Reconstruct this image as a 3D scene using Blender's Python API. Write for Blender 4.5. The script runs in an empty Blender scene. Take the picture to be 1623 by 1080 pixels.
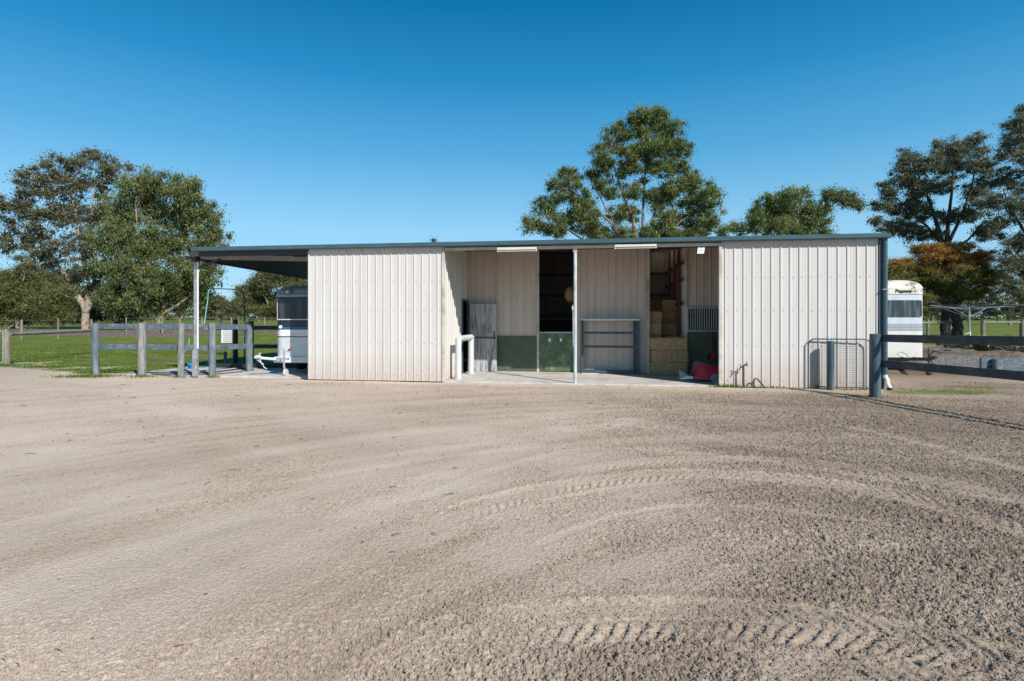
import bpy, bmesh, math, random
import numpy as np
from mathutils import Vector, Matrix
random.seed(7); rng = np.random.default_rng(7)
S = bpy.context.scene; COL = S.collection
PI = math.pi; R = math.radians
# ---------------------------------------------------------------- survey helpers
F, HZ, CX, EYE = 902.0, 503.0, 811.5, 1.6
def gp(px, py):                      # survey: ground point
    Y = EYE*F/(py-HZ); return ((px-CX)*Y/F, Y)
def at(px, Y): return (px-CX)*Y/F
def zat(py, Y): return EYE-(py-HZ)*Y/F
TH = math.atan(.152); CT, ST = math.cos(TH), math.sin(TH)
OX, OY = gp(490, 602)
def sd(px, d=0.0):
    k = (px-CX)/F
    return (k*(OY+d*CT)-OX-d*ST)/(CT+k*ST)
def W(s, d, z=0.0): return (OX+s*CT+d*ST, OY-s*ST+d*CT, z)
def zb(px, py, d=0.0):
    s = sd(px, d); return zat(py, W(s, d)[1])
# ---------------------------------------------------------------- mesh builder
class MB:
    def __init__(s): s.v=[]; s.f=[]; s.m=[]
    def add(s, vs, fs, m=0):
        b=len(s.v); s.v+= [tuple(p) for p in vs]
        for f in fs: s.f.append(tuple(i+b for i in f)); s.m.append(m)
        return s
    def box(s, c, size, rot=None, m=0):
        x,y,z=[q/2 for q in size]
        vs=[Vector((a*x,b*y,d*z)) for a in (-1,1) for b in (-1,1) for d in (-1,1)]
        if rot is not None:
            M = rot if isinstance(rot, Matrix) else Matrix.Rotation(rot,3,'Z')
            vs=[M@q for q in vs]
        c=Vector(c)
        return s.add([q+c for q in vs], [(0,1,3,2),(4,6,7,5),(0,4,5,1),(2,3,7,6),(0,2,6,4),(1,5,7,3)], m)
    def bx(s, x0,x1,y0,y1,z0,z1, m=0):
        return s.box(((x0+x1)/2,(y0+y1)/2,(z0+z1)/2),(abs(x1-x0),abs(y1-y0),abs(z1-z0)),m=m)
    def bar(s, a, b, w, h, m=0):     # rectangular bar from a to b, w sideways, h up
        a=Vector(a); b=Vector(b); d=(b-a); L=d.length; d.normalize()
        up=Vector((0,0,1)) if abs(d.z)<.99 else Vector((0,1,0))
        side=d.cross(up).normalized(); up2=side.cross(d)
        M=Matrix((side,d,up2)).transposed()
        return s.box((a+b)/2,(w,L,h),M,m)
    def tube(s, pts, rad, n=8, m=0, cap=True):
        pts=[Vector(p) for p in pts]; 
        if not hasattr(rad,'__len__'): rad=[rad]*len(pts)
        b=len(s.v); up=None
        for i,p in enumerate(pts):
            d=(pts[min(i+1,len(pts)-1)]-pts[max(i-1,0)])
            if d.length<1e-9: d=Vector((0,0,1))
            d.normalize()
            if up is None: up=Vector((1,0,0)) if abs(d.x)<.9 else Vector((0,1,0))
            a=d.cross(up); 
            if a.length<1e-6: a=d.cross(Vector((0,1,0)))
            a.normalize(); c=a.cross(d).normalized(); up=c
            for k in range(n):
                t=2*PI*k/n; q=p+(a*math.cos(t)+c*math.sin(t))*rad[i]; s.v.append(tuple(q))
        for i in range(len(pts)-1):
            for k in range(n):
                k2=(k+1)%n; s.f.append((b+i*n+k,b+i*n+k2,b+(i+1)*n+k2,b+(i+1)*n+k)); s.m.append(m)
        if cap:
            s.f.append(tuple(b+k for k in range(n-1,-1,-1))); s.m.append(m)
            e=b+(len(pts)-1)*n; s.f.append(tuple(e+k for k in range(n))); s.m.append(m)
        return s
    def loft(s, rings, m=0, cap=True):
        b=len(s.v); n=len(rings[0])
        for r in rings: s.v+=[tuple(p) for p in r]
        for i in range(len(rings)-1):
            for k in range(n):
                k2=(k+1)%n; s.f.append((b+i*n+k,b+i*n+k2,b+(i+1)*n+k2,b+(i+1)*n+k)); s.m.append(m)
        if cap:
            s.f.append(tuple(b+k for k in range(n-1,-1,-1))); s.m.append(m)
            e=b+(len(rings)-1)*n; s.f.append(tuple(e+k for k in range(n))); s.m.append(m)
        return s
    def build(s, name, mats, parent=None, loc=None, rot=None, smooth=False, bevel=0):
        me=bpy.data.meshes.new(name); me.from_pydata(s.v,[],s.f); me.update()
        if not isinstance(mats,(list,tuple)): mats=[mats]
        for q in mats: me.materials.append(q)
        if len(mats)>1: me.polygons.foreach_set('material_index', s.m)
        if smooth: 
            me.polygons.foreach_set('use_smooth',[True]*len(s.f))
            me.set_sharp_from_angle(angle=R(40))
        bm=bmesh.new(); bm.from_mesh(me); bmesh.ops.recalc_face_normals(bm,faces=bm.faces); bm.to_mesh(me); bm.free()
        o=bpy.data.objects.new(name,me); COL.objects.link(o)
        if parent: o.parent=parent
        if loc: o.location=loc
        if rot: o.rotation_euler=(0,0,rot) if not hasattr(rot,'__len__') else rot
        if bevel:
            b=o.modifiers.new('bevel','BEVEL'); b.width=bevel; b.segments=2; b.limit_method='ANGLE'
        return o
def tag(o, label=None, cat=None, group=None, kind=None):
    if label: o['label']=label
    if cat: o['category']=cat
    if group: o['group']=group
    if kind: o['kind']=kind
    return o
def thing(name, label, cat, loc=(0,0,0), rot=0, group=None):
    o=bpy.data.objects.new(name,None); COL.objects.link(o); o.location=loc; o.rotation_euler=(0,0,rot)
    o.empty_display_size=.2
    return tag(o,label,cat,group)
def copy_thing(o, loc, rot, label, scale=None):
    c=o.copy(); COL.objects.link(c); c.location=loc; c.rotation_euler=(0,0,rot)
    if scale: c.scale=scale
    c['label']=label
    for ch in list(o.children):
        d=ch.copy(); COL.objects.link(d); d.parent=c
        for g in ch.children:
            e=g.copy(); COL.objects.link(e); e.parent=d
    return c
# ---------------------------------------------------------------- materials
def nt(name):
    m=bpy.data.materials.new(name); m.use_nodes=True
    t=m.node_tree; return m,t,t.nodes['Principled BSDF']
def N(t,typ,**kw):
    n=t.nodes.new(typ)
    for k,v in kw.items():
        if k in n.inputs: n.inputs[k].default_value=v
        else: setattr(n,k,v)
    return n
def ramp(t, fac, stops):
    r=t.nodes.new('ShaderNodeValToRGB'); t.links.new(fac,r.inputs[0])
    e=r.color_ramp.elements
    while len(e)<len(stops): e.new(.5)
    for i,(p,c) in enumerate(stops):
        e[i].position=p; e[i].color=(*c,1) if hasattr(c,'__len__') else (c,c,c,1)
    return r.outputs[0]
def mixc(t, fac, a, b, mode='MIX'):
    m=t.nodes.new('ShaderNodeMix'); m.data_type='RGBA'; m.blend_type=mode
    for sock,val in ((m.inputs[0],fac),(m.inputs[6],a),(m.inputs[7],b)):
        if hasattr(val,'is_linked') or hasattr(val,'links'): t.links.new(val,sock)
        elif hasattr(val,'__len__'): sock.default_value=(*val,1) if len(val)==3 else val
        else: sock.default_value=val
    return m.outputs[2]
def pm(name, c1, c2=None, scale=8, rough=.6, metal=0, bump=0, bscale=None, stretch=(1,1,1), spec=.5, c3=None, s3=1.2, lo=.35, hi=.65):
    m,t,b=nt(name); b.inputs['Roughness'].default_value=rough; b.inputs['Metallic'].default_value=metal
    b.inputs['Specular IOR Level'].default_value=spec
    tc=N(t,'ShaderNodeTexCoord'); mp=N(t,'ShaderNodeMapping'); mp.inputs['Scale'].default_value=stretch
    t.links.new(tc.outputs['Object'],mp.inputs[0])
    n=N(t,'ShaderNodeTexNoise',Scale=scale,Detail=6.0,Roughness=.6); t.links.new(mp.outputs[0],n.inputs['Vector'])
    c=ramp(t,n.outputs[0],[(lo,c1),(hi,c2 or c1)])
    if c3:
        n3=N(t,'ShaderNodeTexNoise',Scale=s3,Detail=5.0,Roughness=.65); t.links.new(mp.outputs[0],n3.inputs['Vector'])
        f=ramp(t,n3.outputs[0],[(.5,0.0),(.66,1.0)]); c=mixc(t,f,c,c3)
    t.links.new(c,b.inputs['Base Color'])
    if bump:
        nb=N(t,'ShaderNodeTexNoise',Scale=bscale or scale*3,Detail=5.0); t.links.new(mp.outputs[0],nb.inputs['Vector'])
        bp=N(t,'ShaderNodeBump',Strength=1.0,Distance=bump); t.links.new(nb.outputs[0],bp.inputs['Height']); t.links.new(bp.outputs[0],b.inputs['Normal'])
    return m
M={}
def wallmat(name, base, warm, dirt, lowdirt):
    m,t,b=nt(name); b.inputs['Roughness'].default_value=.5; b.inputs['Specular IOR Level'].default_value=.3
    tc=N(t,'ShaderNodeTexCoord'); mp=N(t,'ShaderNodeMapping'); mp.inputs['Scale'].default_value=(5.3,5.3,.35)
    t.links.new(tc.outputs['Object'],mp.inputs[0])
    n=N(t,'ShaderNodeTexNoise',Scale=1.0,Detail=4.0); t.links.new(mp.outputs[0],n.inputs['Vector'])
    c=ramp(t,n.outputs[0],[(.35,base),(.65,warm)])
    n2=N(t,'ShaderNodeTexNoise',Scale=9.0,Detail=8.0,Roughness=.7); t.links.new(tc.outputs['Object'],n2.inputs['Vector'])
    f2=ramp(t,n2.outputs[0],[(.56,0.0),(.78,.45)]); c=mixc(t,f2,c,dirt)
    sx=N(t,'ShaderNodeSeparateXYZ'); t.links.new(tc.outputs['Object'],sx.inputs[0])
    mr=N(t,'ShaderNodeMapRange'); t.links.new(sx.outputs['Z'],mr.inputs[0]); mr.inputs[1].default_value=.0; mr.inputs[2].default_value=.75; mr.inputs[3].default_value=1; mr.inputs[4].default_value=0
    mu=N(t,'ShaderNodeMath',operation='MULTIPLY'); t.links.new(mr.outputs[0],mu.inputs[0]); t.links.new(n2.outputs[0],mu.inputs[1])
    c=mixc(t,mu.outputs[0],c,lowdirt); t.links.new(c,b.inputs['Base Color'])
    return m
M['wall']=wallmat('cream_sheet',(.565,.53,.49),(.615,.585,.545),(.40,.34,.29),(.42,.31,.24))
M['wall_in']=wallmat('cream_sheet_shade_tone',(.56,.465,.39),(.64,.54,.455),(.36,.29,.23),(.44,.39,.35))  # warmer copy of the cream sheet, tone of the shaded bay in its colour
M['dimwall']=wallmat('shade_dimmed_sheet',(.24,.21,.18),(.30,.27,.24),(.13,.11,.09),(.13,.11,.09))  # sheet colour darkened to paint in the dim interior shade
M['fascia']=pm('bluegreen_paint',(.04,.085,.105),(.058,.115,.138),3,.4,stretch=(1,1,6))
M['trimdark']=pm('slate_trim',(.04,.065,.085),(.055,.085,.105),3,.45)
M['cream']=pm('cream_trim',(.50,.45,.38),(.60,.55,.48),5,.5,c3=(.34,.28,.22))
M['batten']=pm('yellowed_enamel',(.62,.58,.46),(.70,.66,.54),5,.4)
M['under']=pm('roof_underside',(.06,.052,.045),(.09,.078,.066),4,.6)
M['darksteel']=pm('dark_steel',(.025,.026,.028),(.04,.04,.042),8,.5)
M['galv']=pm('galvanised',(.42,.44,.46),(.55,.57,.59),14,.42,.55,c3=(.33,.31,.28),s3=3)
M['pole']=pm('painted_pole',(.40,.47,.46),(.60,.62,.58),6,.5,.1,stretch=(1,1,.6),c3=(.28,.34,.33),s3=2.5)
M['pvc']=pm('aged_pvc',(.50,.53,.53),(.66,.66,.62),4,.5,stretch=(1,1,.5),c3=(.38,.41,.40),s3=2)
M['white']=pm('white_enamel',(.72,.73,.74),(.80,.80,.80),5,.35,c3=(.6,.58,.55),s3=2.0)
M['green']=pm('green_board',(.065,.088,.045),(.085,.115,.06),5,.55,c3=(.10,.125,.09),s3=2.2,bump=.001)
M['greendoor']=pm('worn_green_door',(.065,.115,.05),(.095,.15,.07),6,.5,c3=(.22,.26,.17),s3=4.5,bump=.001)
M['greydoor']=pm('grey_door',(.42,.41,.41),(.54,.53,.53),3.5,.6,stretch=(5,5,.7),c3=(.15,.15,.16),s3=3)
M['black']=pm('black_paint',(.012,.012,.014),(.02,.02,.022),6,.55)
M['rail_blue']=pm('weathered_blue_timber',(.055,.085,.11),(.11,.15,.18),3.0,.75,stretch=(1.2,1.2,1.2),c3=(.20,.21,.20),s3=5,bump=.003,bscale=22)
M['post_blue']=pm('weathered_blue_post',(.06,.095,.12),(.13,.17,.19),5,.8,stretch=(3,3,.5),c3=(.25,.26,.24),s3=3,bump=.004,bscale=18)
M['post_old']=pm('peeled_post',(.12,.14,.14),(.24,.24,.22),6,.85,stretch=(3,3,.6),c3=(.34,.31,.26),s3=2.4,bump=.006,bscale=18)
M['rail_dark']=pm('blueblack_timber',(.018,.026,.036),(.032,.045,.058),4,.55,c3=(.06,.08,.10),s3=5,bump=.003,bscale=20)
M['post_teal']=pm('teal_post',(.03,.06,.075),(.055,.10,.12),4,.55,stretch=(3,3,.5),c3=(.12,.16,.17),s3=3,bump=.003,bscale=18)
M['darkpost']=pm('dull_sheet',(.09,.085,.08),(.15,.14,.13),5,.7)
M['posttop']=pm('sawn_post_top',(.10,.09,.08),(.16,.15,.14),12,.9)
M['wood']=pm('grey_timber',(.17,.145,.12),(.29,.255,.21),5,.85,stretch=(3,3,.5),c3=(.14,.12,.10),s3=3,bump=.005,bscale=14)
M['wire']=pm('fence_wire',(.35,.36,.37),(.42,.43,.43),6,.4,.6)
M['concrete']=pm('concrete',(.46,.42,.38),(.57,.53,.48),4,.85,c3=(.38,.34,.30),s3=1.4,bump=.002,bscale=60)
M['soil']=pm('mulch_soil',(.06,.042,.03),(.16,.115,.08),14,.95,c3=(.22,.17,.13),s3=6,bump=.04,bscale=10)
M['stonepile']=pm('grey_gravel',(.05,.043,.036),(.24,.21,.185),18,.9,bump=.03,bscale=16)
M['alu']=pm('aluminium',(.58,.60,.61),(.70,.71,.72),3,.45,.15,stretch=(1,1,3))
M['silver']=pm('silver_paint',(.50,.53,.58),(.58,.61,.66),3,.35,.2)
M['offwhite']=pm('offwhite_fibreglass',(.54,.53,.48),(.63,.62,.57),3,.4,c3=(.58,.55,.49),s3=3)
M['navy']=pm('navy_paint',(.012,.02,.03),(.02,.03,.045),3,.25)
M['blue']=pm('blue_stripe',(.02,.10,.22),(.03,.13,.27),3,.3)
M['visor']=pm('grey_visor',(.22,.25,.27),(.28,.31,.33),3,.35)
M['greystripe']=pm('grey_stripe',(.20,.22,.25),(.28,.30,.33),3,.4)
M['tyre']=pm('rubber',(.02,.02,.02),(.035,.033,.03),12,.85)
M['bluebucket']=pm('blue_plastic',(.02,.20,.50),(.03,.26,.58),4,.35)
M['red']=pm('red_plastic',(.42,.02,.05),(.52,.035,.07),4,.35,c3=(.30,.04,.06),s3=3)
M['redbrown']=pm('red_oxide',(.10,.03,.02),(.15,.045,.03),6,.6)
M['tealhose']=pm('teal_hose',(.20,.50,.44),(.28,.60,.52),5,.4)
M['badge']=pm('badge',(.10,.12,.04),(.25,.22,.08),30,.4)
M['rust']=pm('rusty_pipe',(.05,.03,.02),(.12,.07,.05),14,.8)
M['darkgreen']=pm('dark_green_bin',(.02,.05,.035),(.03,.07,.05),4,.5)
def glassmat(name, c):
    m,t,b=nt(name); b.inputs['Base Color'].default_value=(*c,1); b.inputs['Roughness'].default_value=.08
    tc=N(t,'ShaderNodeTexCoord'); mp=N(t,'ShaderNodeMapping'); mp.inputs['Scale'].default_value=(9,9,.8); t.links.new(tc.outputs['Object'],mp.inputs[0])
    n=N(t,'ShaderNodeTexNoise',Scale=1.0,Detail=2.0); t.links.new(mp.outputs[0],n.inputs['Vector'])
    t.links.new(ramp(t,n.outputs[0],[(.45,c),(.7,tuple(q*3+.02 for q in c))]),b.inputs['Base Color']); return m
M['glass']=glassmat('dark_glass',(.008,.01,.013)); M['glass2']=glassmat('tinted_glass',(.03,.04,.045))
def speckmat():
    m,t,b=nt('lichen_fibreglass'); b.inputs['Roughness'].default_value=.5
    tc=N(t,'ShaderNodeTexCoord'); n=N(t,'ShaderNodeTexNoise',Scale=22.0,Detail=5.0,Roughness=.75); t.links.new(tc.outputs['Object'],n.inputs['Vector'])
    n2=N(t,'ShaderNodeTexNoise',Scale=2.2,Detail=2.0); t.links.new(tc.outputs['Object'],n2.inputs['Vector'])
    ad=N(t,'ShaderNodeMath',operation='ADD'); t.links.new(n.outputs[0],ad.inputs[0]); t.links.new(n2.outputs[0],ad.inputs[1])
    f=ramp(t,ad.outputs[0],[(.0,0.0),(1.0,1.0)])
    mr=N(t,'ShaderNodeMapRange'); t.links.new(ad.outputs[0],mr.inputs[0]); mr.inputs[1].default_value=1.06; mr.inputs[2].default_value=1.13
    t.links.new(mixc(t,mr.outputs[0],(.60,.58,.50),(.14,.10,.06)),b.inputs['Base Color']); return m
M['lichen']=speckmat()
def haymat(name,a,b_,c):
    m,t,b=nt(name); b.inputs['Roughness'].default_value=.9; b.inputs['Specular IOR Level'].default_value=.15
    tc=N(t,'ShaderNodeTexCoord'); cs=[]
    for sc in ((85,85,13),(14,90,90)):
        mp=N(t,'ShaderNodeMapping'); mp.inputs['Scale'].default_value=sc; mp.inputs['Rotation'].default_value=(.3,.2,.25); t.links.new(tc.outputs['Object'],mp.inputs[0])
        n=N(t,'ShaderNodeTexNoise',Scale=1.0,Detail=4.0,Roughness=.7); t.links.new(mp.outputs[0],n.inputs['Vector']); cs.append(n)
    mx=N(t,'ShaderNodeMath',operation='MULTIPLY'); t.links.new(cs[0].outputs[0],mx.inputs[0]); t.links.new(cs[1].outputs[0],mx.inputs[1])
    t.links.new(ramp(t,mx.outputs[0],[(.15,a),(.22,b_),(.33,c)]),b.inputs['Base Color'])
    bp=N(t,'ShaderNodeBump',Strength=1.0,Distance=.03); t.links.new(mx.outputs[0],bp.inputs['Height']); t.links.new(bp.outputs[0],b.inputs['Normal']); return m
M['hay']=haymat('straw_bale',(.25,.13,.06),(.60,.345,.165),(.88,.58,.32))
M['hay2']=haymat('lucerne_bale',(.15,.08,.04),(.40,.23,.12),(.60,.38,.21))
M['hay3']=haymat('reddish_bale',(.20,.10,.05),(.48,.26,.14),(.65,.42,.24))
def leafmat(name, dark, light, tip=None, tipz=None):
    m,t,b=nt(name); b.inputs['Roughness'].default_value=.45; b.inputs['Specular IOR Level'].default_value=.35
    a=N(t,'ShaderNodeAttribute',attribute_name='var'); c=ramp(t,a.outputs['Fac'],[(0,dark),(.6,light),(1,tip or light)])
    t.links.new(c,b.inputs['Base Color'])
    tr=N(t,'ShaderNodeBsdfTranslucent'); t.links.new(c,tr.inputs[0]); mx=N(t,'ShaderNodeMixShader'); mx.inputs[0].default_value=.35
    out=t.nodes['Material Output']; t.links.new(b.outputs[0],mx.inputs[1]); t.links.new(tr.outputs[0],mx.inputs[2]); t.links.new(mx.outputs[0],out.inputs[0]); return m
M['leafA']=leafmat('gum_leaf_bronze',(.068,.07,.034),(.155,.158,.08),(.26,.20,.11))
M['leafB']=leafmat('gum_leaf_green',(.068,.085,.028),(.165,.195,.065),(.30,.32,.14))
M['leafC']=leafmat('gum_leaf_fresh',(.065,.092,.026),(.16,.20,.055),(.32,.34,.14))
M['leafD']=leafmat('gum_leaf_grey',(.058,.068,.036),(.14,.15,.08),(.31,.31,.20))
M['leafG']=leafmat('redtip_leaf',(.09,.10,.022),(.20,.20,.05),(.38,.26,.07))
M['leafR']=leafmat('redtip_top_leaf',(.26,.15,.035),(.48,.25,.06),(.58,.32,.10))
M['leafH']=leafmat('wattle_leaf',(.07,.075,.027),(.165,.17,.055),(.27,.25,.11))
M['leafY']=leafmat('yellow_flower',(.25,.22,.01),(.55,.48,.02),(.7,.62,.05))
M['bark']=pm('pale_bark',(.23,.18,.145),(.42,.35,.30),3,.8,stretch=(2,2,.7),c3=(.38,.18,.10),s3=.9)
M['bark2']=pm('brown_bark',(.14,.10,.075),(.30,.235,.19),4,.9,stretch=(3,3,.7),c3=(.36,.30,.26),s3=1.5,bump=.02)
M['bark3']=pm('dark_bark',(.03,.024,.02),(.07,.055,.045),5,.95,stretch=(3,3,.8),bump=.03)
# ---------------------------------------------------------------- numpy noise
def h2(ix,iy,seed):
    n=(ix.astype(np.int64)*374761393+iy.astype(np.int64)*668265263+seed*1442695041)&0xFFFFFFFF
    n=((n^(n>>13))*1274126177)&0xFFFFFFFF; n=(n^(n>>16))&0xFFFFFFFF
    return n.astype(np.float64)/4294967295.0
def vn(x,y,f,seed=0):
    x=x*f; y=y*f; ix=np.floor(x); iy=np.floor(y); fx=x-ix; fy=y-iy
    ix=ix.astype(np.int64); iy=iy.astype(np.int64)
    u=fx*fx*(3-2*fx); v=fy*fy*(3-2*fy)
    return (h2(ix,iy,seed)*(1-u)+h2(ix+1,iy,seed)*u)*(1-v)+(h2(ix,iy+1,seed)*(1-u)+h2(ix+1,iy+1,seed)*u)*v
def fbm(x,y,f,o=4,seed=0,g=.5):
    a=0; s=0; k=1
    for i in range(o): a=a+k*vn(x+i*17.3,y-i*9.1,f*2**i,seed+i); s+=k; k*=g
    return a/s
def sm(a,b,x): t=np.clip((x-a)/(b-a),0,1); return t*t*(3-2*t)
# ---------------------------------------------------------------- ground fields
def poly_dist(X,Y,pts):
    """distance to a polyline, signed side, and arc length"""
    FB=np.full(X.shape,1e3); FS=np.zeros(X.shape); FA=np.zeros(X.shape)
    px_=[p[0] for p in pts]; py_=[p[1] for p in pts]; mg=.9
    K=np.nonzero((X>min(px_)-mg)&(X<max(px_)+mg)&(Y>min(py_)-mg)&(Y<max(py_)+mg))[0]
    if len(K)==0: return FB,FS,FA
    X=X[K]; Y=Y[K]; best=np.full(X.shape,1e3); sgn=np.zeros(X.shape); arc=np.zeros(X.shape); acc=0
    for (x0,y0),(x1,y1) in zip(pts[:-1],pts[1:]):
        dx,dy=x1-x0,y1-y0; L=math.hypot(dx,dy); t=np.clip(((X-x0)*dx+(Y-y0)*dy)/L**2,0,1)
        ex,ey=X-(x0+t*dx),Y-(y0+t*dy); d=np.hypot(ex,ey); k=d<best
        best[k]=d[k]; sgn[k]=np.sign(dx*ey-dy*ex)[k]; arc[k]=(acc+t*L)[k]; acc+=L
    FB[K]=best; FS[K]=sgn; FA[K]=arc
    return FB,FS,FA
def spline(pxs,n=6):
    P=[Vector(gp(*p)) for p in pxs]; out=[]
    for i in range(len(P)-1):
        p0=P[max(i-1,0)];p1=P[i];p2=P[i+1];p3=P[min(i+2,len(P)-1)]
        for k in range(n):
            t=k/n; out.append(tuple(.5*((2*p1)+(p2-p0)*t+(2*p0-5*p1+4*p2-p3)*t*t+(3*p1-p0-3*p2+p3)*t**3)))
    out.append(tuple(P[-1])); return out
TREAD=[(spline([(640,842),(720,818),(830,785),(960,762),(1100,752),(1300,766),(1500,806),(1700,870)]),.17,.098,.8),
       (spline([(640,1035),(800,1000),(1000,984),(1200,986),(1400,1012),(1623,1065)]),.20,.088,.95),
       (spline([(1000,1075),(1200,1066),(1400,1085),(1560,1120)]),.16,.088,.9),
       (spline([(860,758),(1000,735),(1150,728),(1320,738),(1500,768),(1680,815)]),.13,.098,.55)]
SMOOTH=[(spline([(860,862),(930,835),(1010,812),(1150,803),(1400,830)]),.05,.8),
        (spline([(680,790),(820,735),(960,712),(1130,722),(1300,745),(1623,800)]),.09,.9),
        (spline([(1360,680),(1450,700),(1623,745)]),.13,1.0),
        (spline([(0,850),(150,800),(400,725),(620,690),(900,660)]),.22,.8),
        (spline([(0,960),(200,880),(450,790),(700,715),(900,680)]),.25,1.0),
        (spline([(60,1080),(300,960),(520,860),(680,770),(860,700),(1000,670)]),.22,.8),
        (spline([(0,740),(200,690),(330,660),(200,625),(0,610)]),.3,.7),
        (spline([(380,1080),(500,990),(640,900),(760,840)]),.12,-.9),
        (spline([(1040,672),(1150,700),(1300,720),(1623,790)]),.06,.5)]
YB=[(-60,19.5),(-16.2,18.0),(-14.1,17.0),(-12.8,16.5),(-12.0,15.9),(-11.0,15.9),(-10.6,17.4),(-9,17.6),(-5,17.8)]
def fields(X,Y):
    yb=np.interp(X,[a for a,b in YB],[b for a,b in YB])+ (fbm(X,Y,.9,3,5)-.5)*1.3
    gl=sm(-.25,.5,Y-yb)*(X<-4.6)
    thin=fbm(X,Y,1.1,4,21); gl=gl*np.maximum(sm(.22,.40,thin),.92*sm(20,30,Y))
    # right-hand verge: patchy turf
    pr=np.exp(-(((X-9.1)/1.3)**2+((Y-12.0)/.45)**2))*1.1+np.exp(-(((X-11.2)/2.6)**2+((Y-12.9)/.55)**2))*.8+np.exp(-(((X-9.5)/2.5)**2+((Y-10.6)/.35)**2))*.35
    gr=.75*sm(.36,.75,pr*(.45+fbm(X,Y,2.2,4,31)))*(X>7.6)
    far=np.maximum(sm(31,36,Y+(fbm(X,Y,.3,3,8)-.5)*6)*(X>-4.6),sm(45,60,Y))
    grass=np.clip(np.maximum(np.maximum(gl,gr),far),0,1)
    strip=sm(0,1,1-np.abs((Y-50-(fbm(X,Y,.15,2,3)-.5)*14)/9))*(X<0)*sm(.35,.6,fbm(X,Y,.35,4,14))
    soil=np.clip(strip+ sm(14.5,17,Y)*(1-sm(28,33,Y))*(X>8)*sm(.3,.6,fbm(X,Y,.6,3,41)+.12)
        + (X<-5)*sm(17,18,Y)*(1-sm(36,44,Y))*sm(.54,.66,fbm(X*.5,Y,.45,4,77)),0,1)
    # coarse (loose) versus packed
    rough=np.clip(.04+.62*sm(-1.8,3.6,X+.35*(5-Y))*sm(13.5,9,Y)+ .35*sm(3.4,2.4,Y)+(fbm(X,Y,.8,4,50)-.5)*.8,.03,1)
    tone=np.clip(.5+(fbm(X,Y,.28,4,60)-.5)*.45+(fbm(X*.55+Y*.8,Y*.5-X*.2,1.3,4,61)-.5)*.5,0,1)
    disp=(fbm(X,Y,.5,3,70)-.5)*.02
    r0=np.hypot(X-3.4,Y+.6); th=np.arctan2(Y+.6,X-3.4)
    st=(fbm(r0*2.6,th*1.6,1.0,4,400,.65)-.5); st2=(fbm(r0*7,th*2.2,1.0,3,420,.6)-.5); stm=sm(15.5,12,Y)
    r1=np.hypot(X+9,Y-24); th1=np.arctan2(Y-24,X+9); s3=(fbm(r1*3.2,th1*2.0,1.0,4,440,.65)-.5)*sm(3,-4,X)
    tone=np.clip(tone+stm*(st*.28+st2*.34+s3*.34),0,1); rough=np.clip(rough-stm*(st*.3+st2*.4),.02,1); disp+=stm*(st*.007+st2*.007)
    tone=np.clip(tone+.20*sm(2.5,-3,X)-.38*sm(-.8,4.5,X+.4*(5-Y))-.10*sm(4,2.6,Y)*sm(-3,1,X),0,1)
    for pts,w,k in SMOOTH:
        d,s,a=poly_dist(X,Y,pts); g=np.exp(-(d/w)**2)*(.45+.9*fbm(X,Y,1.7,3,90))
        tone=np.clip(tone+.18*k*g,0,1); rough=np.clip(rough*(1-.65*g*(k>0))+.2*g*(k<0),.02,1)
        disp-=.005*g*abs(k); disp+=.003*np.exp(-((d-1.35*w)/(.35*w))**2)*(.4+fbm(X,Y,3,2,3))
    for pts,w,pitch,k in TREAD:
        d,s,a=poly_dist(X,Y,pts); inside=sm(w*1.25,w*.95,d)*sm(.05,1.1,a+(fbm(X,Y,2,2,9)-.5)*.5); lat=s*d/w
        ph=a+ .13*np.abs(lat)**1.3 + .012*(vn(X,Y,14,7)-.5)*2
        saw=(ph/pitch)%1.0; half=np.where(lat>0,saw,(saw+.5)%1.0)
        lug=sm(.0,.12,half)*sm(.8,.3,half)
        broken=.25+.75*sm(.30,.5,fbm(X,Y,2.3,3,101))
        rough=rough*(1-.7*inside); tone=np.clip(tone+.09*inside,0,1)
        disp+=k*inside*(-.009+.014*lug*broken*sm(.04,.16,np.abs(lat)))
        disp+=.008*sm(.05,1.1,a)*np.exp(-((d-w*1.2)/(.045))**2)*fbm(X,Y,4,2,8)*2*.8
    edge=np.exp(-((Y-(OY-(X-OX)*.152)+.25)/.35)**2)*(X>-6)*(X<8.6)     # packed pale strip along the shed
    tone=np.clip(tone+.4*edge,0,1)
    return grass,soil,rough,tone,disp
def clods(X,Y,rough):
    a=vn(X,Y,60,200); b=vn(X+3.3,Y,105,201); c=vn(X,Y+7,30,202); e=vn(X*1.1,Y,150,203)
    m=sm(.62,.80,a)*.011+ sm(.72,.88,c)*.013*(rough>.3)+sm(.58,.75,b)*.007+e*.003
    return m*(.16+1.5*rough)
def axis(lo,hi,f):
    out=[lo]; 
    while out[-1]<hi: out.append(out[-1]+f(out[-1]))
    return out
fx=lambda x: .009 if x<2.4 else .009+.0021*(x-2.4) if x<22 else .04+.12*(x-22)
xp=axis(0,900,fx); xs=np.array([-q for q in xp[:0:-1]]+xp)
fy=lambda y: .0065*(y/2.3)**1.45 if y<22 else .17+.07*(y-22)
yp=axis(2.2,1500,fy); yn=[-300,-60,-15,-5,-1,.5,1.3,1.8,2.05]; ys=np.array(yn+yp)
NX,NY=len(xs),len(ys); print('ground grid',NX,NY,NX*NY)
X,Y=np.meshgrid(xs,ys); X=X.ravel(); Y=Y.ravel()
g,so,ro,to,di=fields(X,Y)
fade=sm(24,14,Y)*sm(1.5,2.2,Y)*sm(26,18,np.abs(X))
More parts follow.
